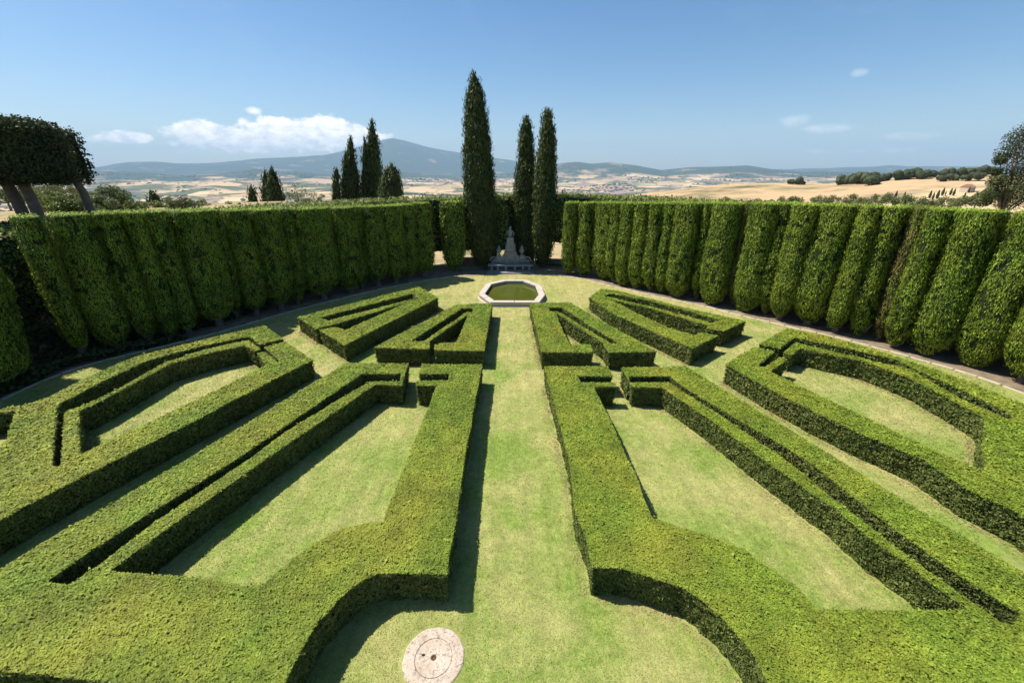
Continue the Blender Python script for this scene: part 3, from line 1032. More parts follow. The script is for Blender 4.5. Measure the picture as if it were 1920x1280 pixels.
def build_mill():
    root = empty('millstone', (mill_c[0], mill_c[1], 0), 'round pale millstone with a small centre hole lying in the foreground grass', 'millstone')
    R = 0.68
    bm = bmesh.new()
    seg = 64

    def ring(r, z, jit=0.0):
        return [bm.verts.new(((r + random.uniform(-jit, jit)) * math.cos(2 * math.pi * k / seg), (r + random.uniform(-jit, jit)) * math.sin(2 * math.pi * k / seg), z)) for k in range(seg)]
    prof = [(R, 0.0, .012), (R - .004, .022, .014), (R - .03, .036, .006), (0.425, .040, .003), (0.412, .028, .003), (0.408, .008, .002)]
    rs = [ring(*p) for p in prof]
    for a, b in zip(rs[:-1], rs[1:]):
        for k in range(seg):
            bm.faces.new((a[k], a[(k + 1) % seg], b[(k + 1) % seg], b[k]))
    bm_obj('outer_ring', bm, M['mill'], root)
    bm = bmesh.new()
    prof = [(0.405, 0.0, .002), (0.403, .033, .003), (0.398, .037, .003), (0.072, .039, .002), (0.062, .030, 0), (0.06, .01, 0)]
    rs = [ring(*p) for p in prof]
    for a, b in zip(rs[:-1], rs[1:]):
        for k in range(seg):
            bm.faces.new((a[k], a[(k + 1) % seg], b[(k + 1) % seg], b[k]))
    bm_obj('inner_disc', bm, M['mill'], root)
    bm = bmesh.new()
    lathe_bm(bm, [(0.052, 0.014), (0.052, 0.036), (0.036, 0.038), (0.034, 0.024)], 20)
    bm_obj('iron_pipe', bm, M['iron'], root)
    bm = bmesh.new()
    lathe_bm(bm, [(0.045, 0.034), (0.040, 0.0415), (0.018, 0.042)], 12, (-0.235, 0.05), 0.7)
    bm_obj('chipped_pit', bm, M['dark'], root)


build_mill()
build_grass()
build_litter()

# ------------------------------------------------------------------ foliage bodies
def body_mesh(cx, cy, prof, seg, ax=(1, 0), sq=2.6, rough=0.10, vs=None, depth_ratio=1.0, seed=0, lean=(0, 0), cap=True, streak=0.35):
    """closed body of super-elliptic sections; prof: (z, half width, half depth)"""
    th = np.linspace(0, 2 * np.pi, seg, endpoint=False)
    ct, st = np.cos(th), np.sin(th)
    k = 2.0 / sq
    ux = np.sign(ct) * np.abs(ct) ** k
    uy = np.sign(st) * np.abs(st) ** k
    ax = np.array(ax) / np.hypot(*ax)
    ay = np.array([-ax[1], ax[0]])
    rows = []
    z0 = prof[0][0]
    zt = prof[-1][0]
    for (z, a, b) in prof:
        x = cx + ax[0] * ux * a + ay[0] * uy * b
        y = cy + ax[1] * ux * a + ay[1] * uy * b
        f = (z - z0) / max(zt - z0, 1e-6)
        rows.append(np.stack([x + lean[0] * f, y + lean[1] * f, np.full(seg, z)], 1))
    v = np.stack(rows)                        # (nz, seg, 3)
    nz = len(rows)
    c = v.mean(1, keepdims=True)
    out = v - c
    L = np.maximum(np.linalg.norm(out[:, :, :2], axis=2, keepdims=True), 1e-5)
    dirn = out / L
    flat = v.reshape(-1, 3)
    st_p = flat * np.array([1, 1, streak])
    disp = ((fbm(st_p, 1.3, 3, seed) - .5) * 2 * rough).reshape(nz, seg, 1)
    sc_ = np.minimum(1.0, L / 0.4)
    v = v + dirn * disp * sc_ * np.array([1, 1, 0])
    v = v.reshape(-1, 3)
    i = (np.arange(nz - 1)[:, None] * seg + np.arange(seg)[None, :])
    j = (np.arange(nz - 1)[:, None] * seg + (np.arange(seg)[None, :] + 1) % seg)
    t = np.concatenate([np.stack([i, j, j + seg], -1).reshape(-1, 3), np.stack([i, j + seg, i + seg], -1).reshape(-1, 3)])
    tb = len(v)
    v = np.concatenate([v, [rows[-1].mean(0)], [rows[0].mean(0)]])
    ar = np.arange(seg)
    t = np.concatenate([t, np.stack([(nz - 1) * seg + ar, (nz - 1) * seg + (ar + 1) % seg, np.full(seg, tb)], 1),
                        np.stack([(ar + 1) % seg, ar, np.full(seg, tb + 1)], 1)])
    return v, t


def foliage(v, t, size_k, smin, K, mat_leaf, mat_core, name, parent, loc, up=(0, 0, 1), width=0.4, lean=0.5, inset=0.06, quad=False, jit=1.0, long=1.8, gaps=0.0, gscale=2.0, deep=0.0, fringe=0.0):
    cpos = np.array([0, 0, CAMZ])
    d0 = max(3.0, np.linalg.norm(v - cpos, axis=1).min())
    s0 = max(smin, d0 * size_k)

    def acc(p, nr):
        d = np.linalg.norm(p - cpos, axis=1)
        s = np.maximum(smin, d * size_k)
        view = ((cpos - p) * nr).sum(1) > -0.2 * d
        a = (s0 / s) ** 2 * np.where(view, 1.0, 0.3)
        if gaps > 0:
            a = a * np.where(vnoise(p, gscale, 21) < gaps, 0.12, 1.0)
        return a
    p, nr = tri_sample(v, t, K / s0 ** 2, acc)
    d = np.linalg.norm(p - cpos, axis=1)
    s = np.maximum(smin, d * size_k)
    off = rng.uniform(-0.7, 0.9, len(p)) * s * jit
    if fringe > 0:
        off = off + (rng.random(len(p)) ** 6) * fringe
    p = p + nr * off[:, None]
    lv, lf = leaves(p, nr, s * long, width, lean=lean, up=up, quad=quad)
    cen = v.mean(0)
    # core: shrunk towards the vertical axis
    hc = np.array([cen[0], cen[1]])
    cv = v.copy()
    tn = np.zeros_like(v)
    fn = np.cross(v[t[:, 1]] - v[t[:, 0]], v[t[:, 2]] - v[t[:, 0]])
    for k in range(3):
        np.add.at(tn, t[:, k], fn)
    cv = cv - unit(tn) * inset
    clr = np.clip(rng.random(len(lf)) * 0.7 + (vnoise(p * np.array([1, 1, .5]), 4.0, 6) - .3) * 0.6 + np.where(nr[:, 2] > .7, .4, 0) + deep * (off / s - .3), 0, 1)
    verts = np.concatenate([cv, lv])
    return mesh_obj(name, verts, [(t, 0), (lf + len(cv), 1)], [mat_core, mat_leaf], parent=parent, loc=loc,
                    rnd=np.concatenate([np.full(len(t), .3), clr]), smooth=[True, False])


def trunk_mesh(name, path, radii, m, parent, seg=9, wob=0.12):
    """tapered trunk along a path of world points"""
    path = np.array(path, dtype=float)
    n = len(path)
    vs = []
    for i in range(n):
        t = path[min(i + 1, n - 1)] - path[max(i - 1, 0)]
        t = t / np.linalg.norm(t)
        a = np.cross(t, [0.3, 1, 0.1]); a /= np.linalg.norm(a)
        b = np.cross(t, a)
        for k in range(seg):
            an = 2 * np.pi * k / seg
            r = radii[i] * (1 + wob * math.sin(an * 3 + i * .7))
            vs.append(path[i] + a * math.cos(an) * r + b * math.sin(an) * r)
    vs = np.array(vs)
    i = (np.arange(n - 1)[:, None] * seg + np.arange(seg)[None, :])
    j = (np.arange(n - 1)[:, None] * seg + (np.arange(seg)[None, :] + 1) % seg)
    f = np.stack([i, j, j + seg, i + seg], -1).reshape(-1, 4)
    cap = np.arange(seg)[None, :] + (n - 1) * seg
    return mesh_obj(name, vs, [(f, 0), (cap, 0)], [m], parent=parent, loc=path[0], smooth=[True, True])


# ------------------------------------------------------------------ the two cypress walls
def top_height(py_edge_fn, x, y):
    return 7.8


BR = [1054, 1081, 1106, 1142, 1160, 1187, 1213, 1237, 1262, 1311, 1332, 1385, 1400, 1455, 1481, 1529, 1606, 1652, 1697, 1736, 1787, 1880, 1985, 2090, 2200]
BL = [815, 780, 757, 720, 685, 670, 625, 555, 527, 477, 430, 410, 322, 272, 230, 175, 85, 34]
TOPY_R = [(1054, 381), (1200, 382), (1400, 383), (1600, 388), (1780, 395), (1900, 401), (2100, 412), (2300, 425)]
TOPY_L = [(-100, 415), (37, 409), (175, 403), (300, 398), (440, 396), (630, 391), (760, 386), (815, 381)]


def front_line_at(px, topy, line):
    """where the plane of sight through (px, top edge) meets the planting line; returns point and height"""
    r = ray(px, np.interp(px, [a for a, b in topy], [b for a, b in topy]))
    d = r[:2] / np.hypot(*r[:2])
    best = None
    for i in range(len(line) - 1):
        a, b = line[i], line[i + 1]
        m = np.array([[d[0], a[0] - b[0]], [d[1], a[1] - b[1]]])
        if abs(np.linalg.det(m)) < 1e-9: continue
        s, u = np.linalg.solve(m, a)
        if s > 0 and 0 <= u <= 1:
            if best is None or s < best[0]:
                best = (s, a + (b - a) * u)
    s, p = best
    return p, CAMZ + r[2] / np.hypot(r[0], r[1]) * s


ORD = ['first', 'second', 'third', 'fourth', 'fifth', 'sixth', 'seventh', 'eighth', 'ninth', 'tenth', 'eleventh', 'twelfth', 'thirteenth', 'fourteenth',
       'fifteenth', 'sixteenth', 'seventeenth', 'eighteenth', 'nineteenth', 'twentieth', 'twenty-first', 'twenty-second', 'twenty-third', 'twenty-fourth', 'twenty-fifth']


def cypress_wall(bounds, topy, line, side):
    pts = [front_line_at(b, topy, line) for b in bounds]
    for i in range(len(pts) - 1):
        (a, ha), (b, hb) = pts[i], pts[i + 1]
        w = np.hypot(*(b - a))
        t = (b - a) / w
        n = np.array([-t[1], t[0]])
        if n[0] * side < 0: n = -n                     # outwards
        if abs(n[0]) < .2 and n[1] < 0: n = -n
        h = (ha + hb) / 2
        front = (a + b) / 2
        brown = (side > 0 and bounds[i] in (1385, 1697))
        hd = 1.15 * random.uniform(0.93, 1.05)
        shift = random.uniform(-0.15, 0.38) + (0.45 if w < 0.9 else 0)
        c = front + n * (hd + shift)
        hw = w / 2 * random.uniform(.93, 1.04)
        lowb = random.uniform(0.12, 0.50)
        if side < 0: lowb = random.uniform(0.4, 0.9)
        bul = random.uniform(0.98, 1.06)
        zs = [(0.0, .42), (.03, .60), (.08, .84), (.15, .97 * bul), (.34, 1.01 * bul), (.5, 1.0 * bul), (.65, .99), (.8, .98), (.92, .98), (.985, .99), (1.0, .95)]
        fz = np.linspace(0, 1, 26)
        prof = []
        for q in fz:
            k = np.interp(q, [z for z, _ in zs], [m_ for _, m_ in zs])
            kd = np.interp(q, [0, .06, .14, .26, .5, 1], [.40, .62, .86, 1.0, 1.0, .96])
            prof.append((lowb + q * (h - lowb), hw * k, hd * kd))
        ln = '%s %s cypress of the %s wall, counting outwards from the monument' % (ORD[i], 'browned narrow' if brown else ('narrow clipped' if w < 1.0 else 'broad clipped'),
                                                                        'sunlit right' if side > 0 else 'shaded left')
        root = empty('clipped_cypress', (c[0], c[1], 0), ln, 'cypress', 'clipped cypresses of the right hedge wall' if side > 0 else 'clipped cypresses of the left hedge wall')
        ra = random.uniform(-.12, .12)
        t2 = (t[0] * math.cos(ra) - t[1] * math.sin(ra), t[0] * math.sin(ra) + t[1] * math.cos(ra))
        v, tt = body_mesh(c[0], c[1], prof, 36, ax=t2, sq=2.9 if w > 1 else 2.4, rough=0.19, seed=i + (40 if side > 0 else 0))
        foliage(v, tt, 0.0022, 0.036, 2.2, M['cyp_brown'] if brown else M['cyp'], M['cyp_core'], 'crown', root, (c[0], c[1], 0), up=(0, 0, 1.9), width=0.30, lean=0.36, inset=0.05, fringe=0.14, gaps=0.24, deep=.12, gscale=2.6, jit=.8)
        r0 = min(0.24, 0.10 + w * 0.06)
        trunk_mesh('trunk', [(c[0], c[1], -0.05), (c[0] + random.uniform(-.05, .05), c[1] - .03, 0.5), (c[0], c[1], lowb + 1.2)], [r0 * 1.35, r0, r0 * .8], M['bark'], root)
        # a few bare spreading limbs under the crown
        for q in range(3):
            an = random.uniform(0, 6.28)
            e = (c[0] + math.cos(an) * hw * .6, c[1] + math.sin(an) * hd * .6, lowb + .8)
            trunk_mesh('limb', [(c[0], c[1], .25), ((c[0] + e[0]) / 2, (c[1] + e[1]) / 2, lowb * .6 + .3), e], [r0 * .5, r0 * .4, r0 * .25], M['bark'], root, seg=6)


cypress_wall(BR, TOPY_R, edge_r + nr_ * 0.15, 1)
cypress_wall(BL, TOPY_L, edge_l + nl_ * 0.15, -1)


# free-standing clipped columns next to the monument
def column(name, label, px0, px1, top_py, base_py, Y=None, depth=0.9, mt='cyp', sq=2.8, group=None, low=0.35, rough=.12, zs=None):
    b = P((px0 + px1) / 2, base_py, 0)
    Y = b[1]
    x0 = at_depth(px0, top_py, Y)[0]; x1 = at_depth(px1, top_py, Y)[0]
    h = at_depth((px0 + px1) / 2, top_py, Y)[2]
    hw = (x1 - x0) / 2
    cx = (x0 + x1) / 2
    fz = np.linspace(0, 1, 24)
    zs = zs or [(0, .4), (.08, .75), (.2, 1.0), (.6, 1.02), (.97, .97), (1, .9)]
    prof = [(low + q * (h - low), hw * np.interp(q, [a for a, _ in zs], [b_ for _, b_ in zs]), depth * np.interp(q, [a for a, _ in zs], [b_ for _, b_ in zs])) for q in fz]
    root = empty(name, (cx, Y, 0), label, 'cypress', group)
    v, tt = body_mesh(cx, Y, prof, 28, sq=sq, rough=rough, seed=int(px0))
    foliage(v, tt, 0.0030, 0.05, 2.0, M[mt], M['cyp_core'], 'crown', root, (cx, Y, 0), up=(0, 0, 1.3), width=.36, lean=.45, inset=.05, fringe=.10)
    trunk_mesh('trunk', [(cx, Y, -.05), (cx, Y, .5), (cx, Y, 1.6)], [.22, .17, .14], M['bark'], root)
    return root


column('clipped_cypress', 'separate clipped cypress column between the left hedge wall and the tallest cypress', 825, 867, 379, 508, depth=0.95)


def tall_cypress(label, path_px, base_py, clip_py=None, Y=None, zbase=0.0, depth_ratio=.95, group='tall cypresses behind the pool', size_k=.0030, mt='cyp_tall', lumps=.16, seed=0, cat='cypress', trunk=True, name='tall_cypress'):
    """path_px: (py, px_left, px_right) from the tip down"""
    if Y is None:
        Y = P((path_px[-1][1] + path_px[-1][2]) / 2, base_py, 0)[1]
    rows = []
    for py, a, b in path_px:
        l = at_depth(a, py, Y); r = at_depth(b, py, Y)
        rows.append(((l[2] + r[2]) / 2, (l[0] + r[0]) / 2, (r[0] - l[0]) / 2))
    rows.sort()
    if rows[0][0] > zbase + .5:
        rows.insert(0, (zbase + .35, rows[0][1], rows[0][2] * .75))
    zs = np.array([r[0] for r in rows]); xs = np.array([r[1] for r in rows]); ws = np.array([r[2] for r in rows])
    z = np.linspace(zs[0], zs[-1], 60)
    w = np.interp(z, zs, ws); xc = np.interp(z, zs, xs)
    bx = xs[0]
    root = empty(name, (bx, Y, zbase), label, cat, group)
    prof = [(zz_, max(w_, .02), max(w_ * depth_ratio, .02)) for zz_, w_ in zip(z, w)]
    v, tt = body_mesh(0, Y, prof, 26, sq=2.2, rough=lumps, seed=seed, streak=.3)
    # follow the leaning axis
    v[:, 0] += np.interp(v[:, 2], z, xc)
    foliage(v, tt, size_k, .06, 2.0, M[mt], M['cyp_core'], 'crown', root, (bx, Y, zbase), up=(0, 0, 1.5), width=.34, lean=.5, inset=.07, fringe=.28, jit=1.2, gaps=.25, gscale=1.6, long=2.2)
    if trunk:
        trunk_mesh('trunk', [(bx, Y, zbase - .3), (bx, Y, zbase + 1), (xc[30], Y, z[30])], [.32, .26, .15], M['bark'], root)
    return root


tall_cypress('tallest dark cypress, left of the stone monument behind the pool', [(132, 886, 889), (150, 880, 897), (180, 874, 906), (230, 871, 914), (280, 870, 920), (340, 871, 926), (380, 873, 928), (386, 878, 928), (440, 882, 932), (480, 886, 932), (494, 894, 926)], 502, seed=1)
tall_cypress('middle tall cypress with a slim pointed tip, right behind the stone monument', [(217, 986, 989), (235, 978, 996), (260, 975, 999), (310, 970, 1002), (360, 965, 1003), (384, 963, 1003), (440, 962, 1003), (488, 966, 1000)], 494, seed=2)
tall_cypress('right tall cypress with a clipped lower half, right of the stone monument', [(203, 1026, 1030), (215, 1018, 1036), (250, 1012, 1040), (300, 1006, 1042), (350, 1002, 1042), (383, 1001, 1040), (385, 1002, 1043), (440, 1001, 1040), (480, 1003, 1032), (494, 1006, 1026)], 501, seed=3)

# cypresses beyond the left wall
G2 = 'cypresses standing beyond the left hedge wall'


def far_cyp(label, x0, x1, tip, top, Y, zb, seed, fat=False):
    zbpy = None
    r = ray((x0 + x1) / 2, 400)
    # py where z = zb at depth Y
    lo, hi = 300, 900
    for _ in range(40):
        m = (lo + hi) / 2
        if at_depth(tip, m, Y)[2] > zb: lo = m
        else: hi = m
    base = hi
    c = (x0 + x1) / 2
    vis = 378
    hgt = vis - top
    def row(f, k):
        py = top + hgt * f
        cc = tip + (c - tip) * min(1, f)
        return (py, cc - (x1 - x0) / 2 * k, cc + (x1 - x0) / 2 * k)
    prof = [(0, .04), (.08, .22), (.25, .52), (.5, .78), (.8, .97), (1.0, 1.0)] if not fat else [(0, .06), (.08, .38), (.25, .66), (.5, .86), (.8, 1), (1, 1)]
    rows = [row(f, k) for f, k in prof]
    rows.append((base - (base - vis) * .35, rows[-1][1] + 1, rows[-1][2] - 1))
    rows.append((base - 3, c - (x1 - x0) * .3, c + (x1 - x0) * .3))
    return tall_cypress(label, rows, base, Y=Y, zbase=zb, group=G2, seed=seed, lumps=.22)


far_cyp('tall cypress with twin tips, highest of the clump beyond the left hedge wall', 684, 719, 697, 221, 66, -2, 11)
far_cyp('slim cypress fused to the left side of the highest one beyond the left wall', 676, 694, 684, 250, 65.2, -2, 12)
far_cyp('pointed cypress second highest in the clump beyond the left hedge wall', 645, 674, 657, 254, 65, -2, 13)
far_cyp('slim cypress half hidden left of the second highest one beyond the left wall', 641, 656, 647, 281, 64, -2, 14)
far_cyp('short blunt cypress at the left end of the clump beyond the left wall', 624, 640, 631, 313, 63, -2, 15, True)
far_cyp('short broad rounded cypress at the right end of the clump beyond the left wall', 711, 753, 734, 308, 61, -2, 16, True)
far_cyp('left of the paired small cypresses beyond the left hedge wall', 493, 506, 496, 314, 63, -2, 17)
far_cyp('right of the paired small cypresses beyond the left hedge wall', 504, 531, 508, 310, 62, -2, 18)
far_cyp('small lone cypress just left of the paired small ones, behind the left wall', 466, 482, 470, 345, 58, -2, 19)
far_cyp('small lone cypress beside the shrubs, farthest left beyond the hedge wall', 281, 300, 285, 355, 52, 4, 20)


# ------------------------------------------------------------------ broad-leaved hedge behind the cypress walls
def back_hedge(line, nrm, label, h0, off, depth, x_lim, gap_fn, h_fn=None):
    idx = [i for i in range(len(line)) if abs(line[i][0]) < x_lim]
    l = line[idx]; n = nrm[idx]
    a = l + n * off; b = l + n * (off + depth)
    m = len(l)
    zt = np.array([h_fn(q) if h_fn else h0 for q in a])
    zb = np.array([gap_fn(q) for q in a])
    rows = []
    K = 7
    cols = []
    for q in range(K + 1):      # front face up
        f = q / K
        cols.append(np.stack([a[:, 0], a[:, 1], zb + (zt - zb) * f], 1))
    for q in range(1, 6):
        f = q / 5
        cols.append(np.stack([a[:, 0] + (b - a)[:, 0] * f, a[:, 1] + (b - a)[:, 1] * f, zt], 1))
    for q in range(1, K + 1):
        f = 1 - q / K
        cols.append(np.stack([b[:, 0], b[:, 1], zb + (zt - zb) * f], 1))
    v = np.stack(cols, 1)            # m, ncol, 3
    nc = v.shape[1]
    vf = v.reshape(-1, 3)
    vf = vf + np.stack([fbm(vf, .8, 2, 2) - .5, fbm(vf, .8, 2, 5) - .5, (fbm(vf, .8, 2, 7) - .5) * .5], 1) * .7
    i = np.arange(m - 1)[:, None] * nc + np.arange(nc - 1)[None, :]
    t = np.concatenate([np.stack([i, i + nc, i + nc + 1], -1).reshape(-1, 3), np.stack([i, i + nc + 1, i + 1], -1).reshape(-1, 3)])
    # outward facing
    cen = vf.mean(0)
    ctr = np.stack([(a + b)[:, 0] / 2, (a + b)[:, 1] / 2, (zt + zb) / 2], 1)
    fn = np.cross(vf[t[:, 1]] - vf[t[:, 0]], vf[t[:, 2]] - vf[t[:, 0]])
    own = ctr[np.minimum(t[:, 0] // nc, m - 1)]
    if ((vf[t].mean(1) - own) * fn).sum() < 0:
        t = t[:, ::-1].copy()
    loc = (ctr[m // 2][0], ctr[m // 2][1], 0)
    root = empty('broadleaf_hedge', loc, label, 'hedge', 'broad-leaved hedges behind the cypress walls')
    foliage(vf, t, .0036, .06, 1.1, M['laurel'], M['cyp_core'], 'foliage', root, loc, up=(0, 0, .5), width=.6, lean=.7, inset=.10, quad=True, fringe=.22, jit=1.5, long=1.5)
    for k in range(2, m - 2, 4):
        c = ctr[k]
        trunk_mesh('stem', [(c[0], c[1], -.3), (c[0] + .1, c[1], zb[k] * .5), (c[0], c[1], zb[k] + .8)], [.11, .09, .07], M['bark'], root, seg=6)


back_hedge(edge_r[2:], nr_[2:], 'loose broad-leaved hedge behind the sunlit right cypress wall', 7.5, 3.4, 4.5, 62, lambda q: 2.9 if q[0] < 10.5 else .5)
back_hedge(edge_l[2:], nl_[2:], 'loose broad-leaved hedge behind the shaded left cypress wall', 7.3, 3.6, 4.2, 62,
           lambda q: 2.0 if q[0] > -10 else .6, lambda q: 7.25 if q[0] > -20 else np.interp(q[1], [10, 24, 28], [6.8, 6.9, 7.2]))

# dark cypress in the near left corner
def near_left_cypress():
    b = P(-75, 745, 0)
    cx, cy = b[0], b[1]
    root = empty('clipped_cypress', (cx, cy, 0), 'dark rounded cypress cut by the left picture edge, nearer than the hedge wall', 'cypress')
    rows = []
    for px, py in [(66, 715), (75, 690), (64, 640), (42, 590), (36, 560), (14, 530), (-14, 500), (-60, 478), (-72, 472)]:
        q = at_depth(px, py, cy)
        rows.append((q[2], max(.08, (q[0] - cx) * .60)))
    rows.sort()
    zs = np.linspace(max(.1, rows[0][0]), rows[-1][0], 32)
    prof = [(z, np.interp(z, [p[0] for p in rows], [p[1] for p in rows]), .95 * np.interp(z, [p[0] for p in rows], [p[1] for p in rows])) for z in zs]
    v, t = body_mesh(cx, cy, prof, 30, sq=2.2, rough=.20, seed=77)
    foliage(v, t, .0028, .045, 2.0, M['cyp'], M['cyp_core'], 'crown', root, (cx, cy, 0), up=(0, 0, 1.3), width=.36, lean=.45, inset=.05, fringe=.1)
    trunk_mesh('trunk', [(cx, cy, -.05), (cx, cy, .6), (cx, cy, 2)], [.28, .22, .15], M['bark'], root)


def ivy_bank():
    """ivy over the steep bank behind the left wall"""
    xs = np.linspace(-34, -18, 34); ys = np.linspace(9, 34, 46)
    X, Y = np.meshgrid(xs, ys)
    x, y = X.ravel(), Y.ravel()
    z = terrain_h(x, y) + .12 + (fbm(np.stack([x, y, x * 0], 1), .7, 3, 3) - .3) * .7
    v = np.stack([x, y, z], 1)
    i = np.arange(len(ys) - 1)[:, None] * len(xs) + np.arange(len(xs) - 1)[None, :]
    n = len(xs)
    t = np.concatenate([np.stack([i, i + 1, i + n + 1], -1).reshape(-1, 3), np.stack([i, i + n + 1, i + n], -1).reshape(-1, 3)])
    zc = v[t][:, :, 2].mean(1)
    tc = v[t].mean(1)
    inside = in_poly(tc + np.array([.25, -.1, 0]), lawn_outline) | ((tc[:, 1] > 25) & in_poly(tc + np.array([1.5, -1.0, 0]), lawn_outline))
    t = t[(zc < 7.3) & ~inside & (tc[:, 0] < -19.5)]
    o = foliage(v, t, .0040, .08, 2.2, M['ilex'], M['cyp_core'], 'ivy', None, None, up=None, width=.75, lean=.7, inset=.05, quad=True, jit=1.6, long=1.5)
    tag(o, 'dark ivy and ground cover over the steep bank behind the left cypress wall', 'ivy', kind='stuff')


ivy_bank()
near_left_cypress()


# ------------------------------------------------------------------ broadleaf trees and shrubs
def clump_points(centres, n, k_r):
    idx = rng.integers(0, len(centres), n)
    c = np.array([q[0] for q in centres])[idx]
    r = np.array([q[1] for q in centres])[idx]
    d = unit(rng.normal(0, 1, (n, 3)))
    rad = r * (1 - rng.random(n) ** 1.7 * .75)
    return c + d * rad[:, None] * k_r, d


def leafy(root, name, centres, n, length, m, loc, flatten=(1, 1, .85), core=None):
    p, d = clump_points(centres, n, np.array(flatten))
    lv, lf = leaves(p, d, length, .6, lean=.9, quad=True)
    return mesh_obj(name, lv, [(lf, 0)], [m], parent=root, loc=loc)


def holm_oak(label, px0, px1, top, bot, Y, trunks, dep, seed):
    """tree clipped to a flat block on leaning trunks"""
    a = at_depth(px0, (top + bot) / 2, Y); b = at_depth(px1, (top + bot) / 2, Y + dep * .8)
    zt = at_depth((px0 + px1) / 2, top, Y - dep * .7)[2]; zb = at_depth((px0 + px1) / 2, bot, Y - dep * .7)[2]
    cx = (a[0] + b[0]) / 2; hw = (b[0] - a[0]) / 2 - .15
    gz = terrain_h(np.array([cx]), np.array([Y]))[0]
    root = empty('holm_oak', (cx, Y, gz), label, 'tree', 'clipped holm oaks on the bank')
    zs = np.linspace(zb, zt, 18)
    prof = []
    for z in zs:
        f = (z - zb) / (zt - zb)
        k = np.interp(f, [0, .05, .2, .7, .88, .96, 1], [.88, .97, 1.0, 1.0, .98, .95, .88])
        prof.append((z, hw * k, dep * k))
    v, t = body_mesh(cx, Y, prof, 40, sq=4.0, rough=.24, seed=seed, streak=1.0)
    foliage(v, t, .0028, .05, 2.4, M['ilex'], M['cyp_core'], 'crown', root, (cx, Y, gz), up=None, width=.6, lean=.9, inset=.16, quad=True, fringe=.24, jit=1.8, long=1.5)
    for (bx, by, tx, ty, r) in trunks:
        p0 = at_depth(bx, by, Y); p1 = at_depth(tx, ty, Y)
        g0 = min(p0[2], gz) - .3
        trunk_mesh('trunk', [(p0[0] + (p0[0] - p1[0]) * .05, Y, g0), tuple(p0), tuple((p0 + p1) / 2 + np.array([.05, 0, 0])), tuple(p1), (p1[0] + (p1[0] - p0[0]) * .15, Y, p1[2] + .5)], [r * 1.25, r * 1.05, r, r * .95, r * .8], M['bark_grey'], root, seg=12)


holm_oak('dark holm oak clipped to a block, two leaning trunks at the left edge', -150, 146, 222, 338, 27, [(44, 405, 8, 338, .29), (66, 392, 38, 338, .27)], 2.3, 5)
holm_oak('second clipped holm oak, only its right side and leaning trunk showing behind the first', 90, 166, 246, 340, 31, [(160, 372, 148, 350, .24)], 1.3, 6)


def shrub(label, px, py_top, py_base, half_px, Y, m, n=2600, lumps=9, group='shrubs beyond the hedge walls', cat='shrub', name='shrub', length=.16, open_=False):
    c = at_depth(px, (py_top + py_base) / 2, Y)
    top = at_depth(px, py_top, Y)[2]; bas = at_depth(px, py_base, Y)[2]
    hw = at_depth(px + half_px, py_top, Y)[0] - c[0]
    gz = terrain_h(np.array([c[0]]), np.array([Y]))[0]
    gz = min(gz, bas)
    root = empty(name, (c[0], Y, gz), label, cat, group)
    cen = []
    h = top - bas
    for k in range(lumps):
        an = random.uniform(0, 6.28); rr = random.random() ** .5
        r = h * random.uniform(.18, .34) * (1.2 if not open_ else .9)
        cen.append((np.array([c[0] + math.cos(an) * rr * (hw - r * .4), Y + math.sin(an) * rr * hw * .6, bas + r * .5 + random.random() * max(h - 1.45 * r, .05) * (1 - .35 * rr)]), r))
    cen.append((np.array([c[0], Y, top - h * .3]), h * .3))
    # each lump carried by a stem
    leafy(root, 'foliage', cen, n, length, m, (c[0], Y, gz))
    path0 = (c[0], Y, gz - .2)
    trunk_mesh('trunk', [path0, (c[0] + .1, Y, gz + (bas - gz) * .5 + .3), (c[0], Y, bas + h * .6)], [.10 + h * .02, .08 + h * .015, .04], M['bark'], root, seg=7)
    for (q, r) in cen[:5]:
        trunk_mesh('branch', [(c[0], Y, bas + h * .1), tuple((np.array([c[0], Y, bas + h * .2]) + q) / 2), tuple(q)], [.06, .045, .025], M['bark'], root, seg=5)
    return root


# left bank
shrub('loose pale olive tree standing right of the clipped holm oaks', 205, 342, 392, 38, 40, M['olive'], 4200, 12, name='olive_tree', cat='tree', open_=True)
shrub('broad green shrub right below the second holm oak trunk', 135, 360, 398, 44, 37, M['olive'], 4500, 12)
shrub('rounded green shrub under the overhanging oak crown, before the dry ground', 95, 352, 384, 26, 42, M['laurel'], 2600)
shrub('wide dark shrub seen between the two holm oak trunks', 110, 340, 372, 48, 52, M['olive'], 3800, 12)
shrub('pale shrub at the left picture edge under the oak crown', 8, 352, 384, 30, 45, M['olive'], 2600)
shrub('low reddish green shrub just over the left wall, near the small lone cypress', 245, 374, 400, 26, 38, M['laurel'], 2200)
shrub('bushy green shrub right of the small lone cypress on the left', 318, 368, 398, 26, 46, M['laurel'], 2600)
shrub('thin-twigged shrub peeping over the left wall, left of the paired cypresses', 380, 370, 398, 28, 48, M['laurel'], 2200, open_=True)
shrub('low green shrub close to the lone cypress by the paired ones', 430, 376, 398, 22, 50, M['laurel'], 1600)
shrub('thin young tree with sparse leaves right of the paired cypresses', 556, 338, 385, 20, 62, M['olive'], 900, 8, name='young_tree', cat='tree', open_=True, length=.2)
shrub('low sparse bush right of the thin young tree beyond the left wall', 588, 356, 385, 14, 62, M['olive'], 700, 6, open_=True, length=.2)
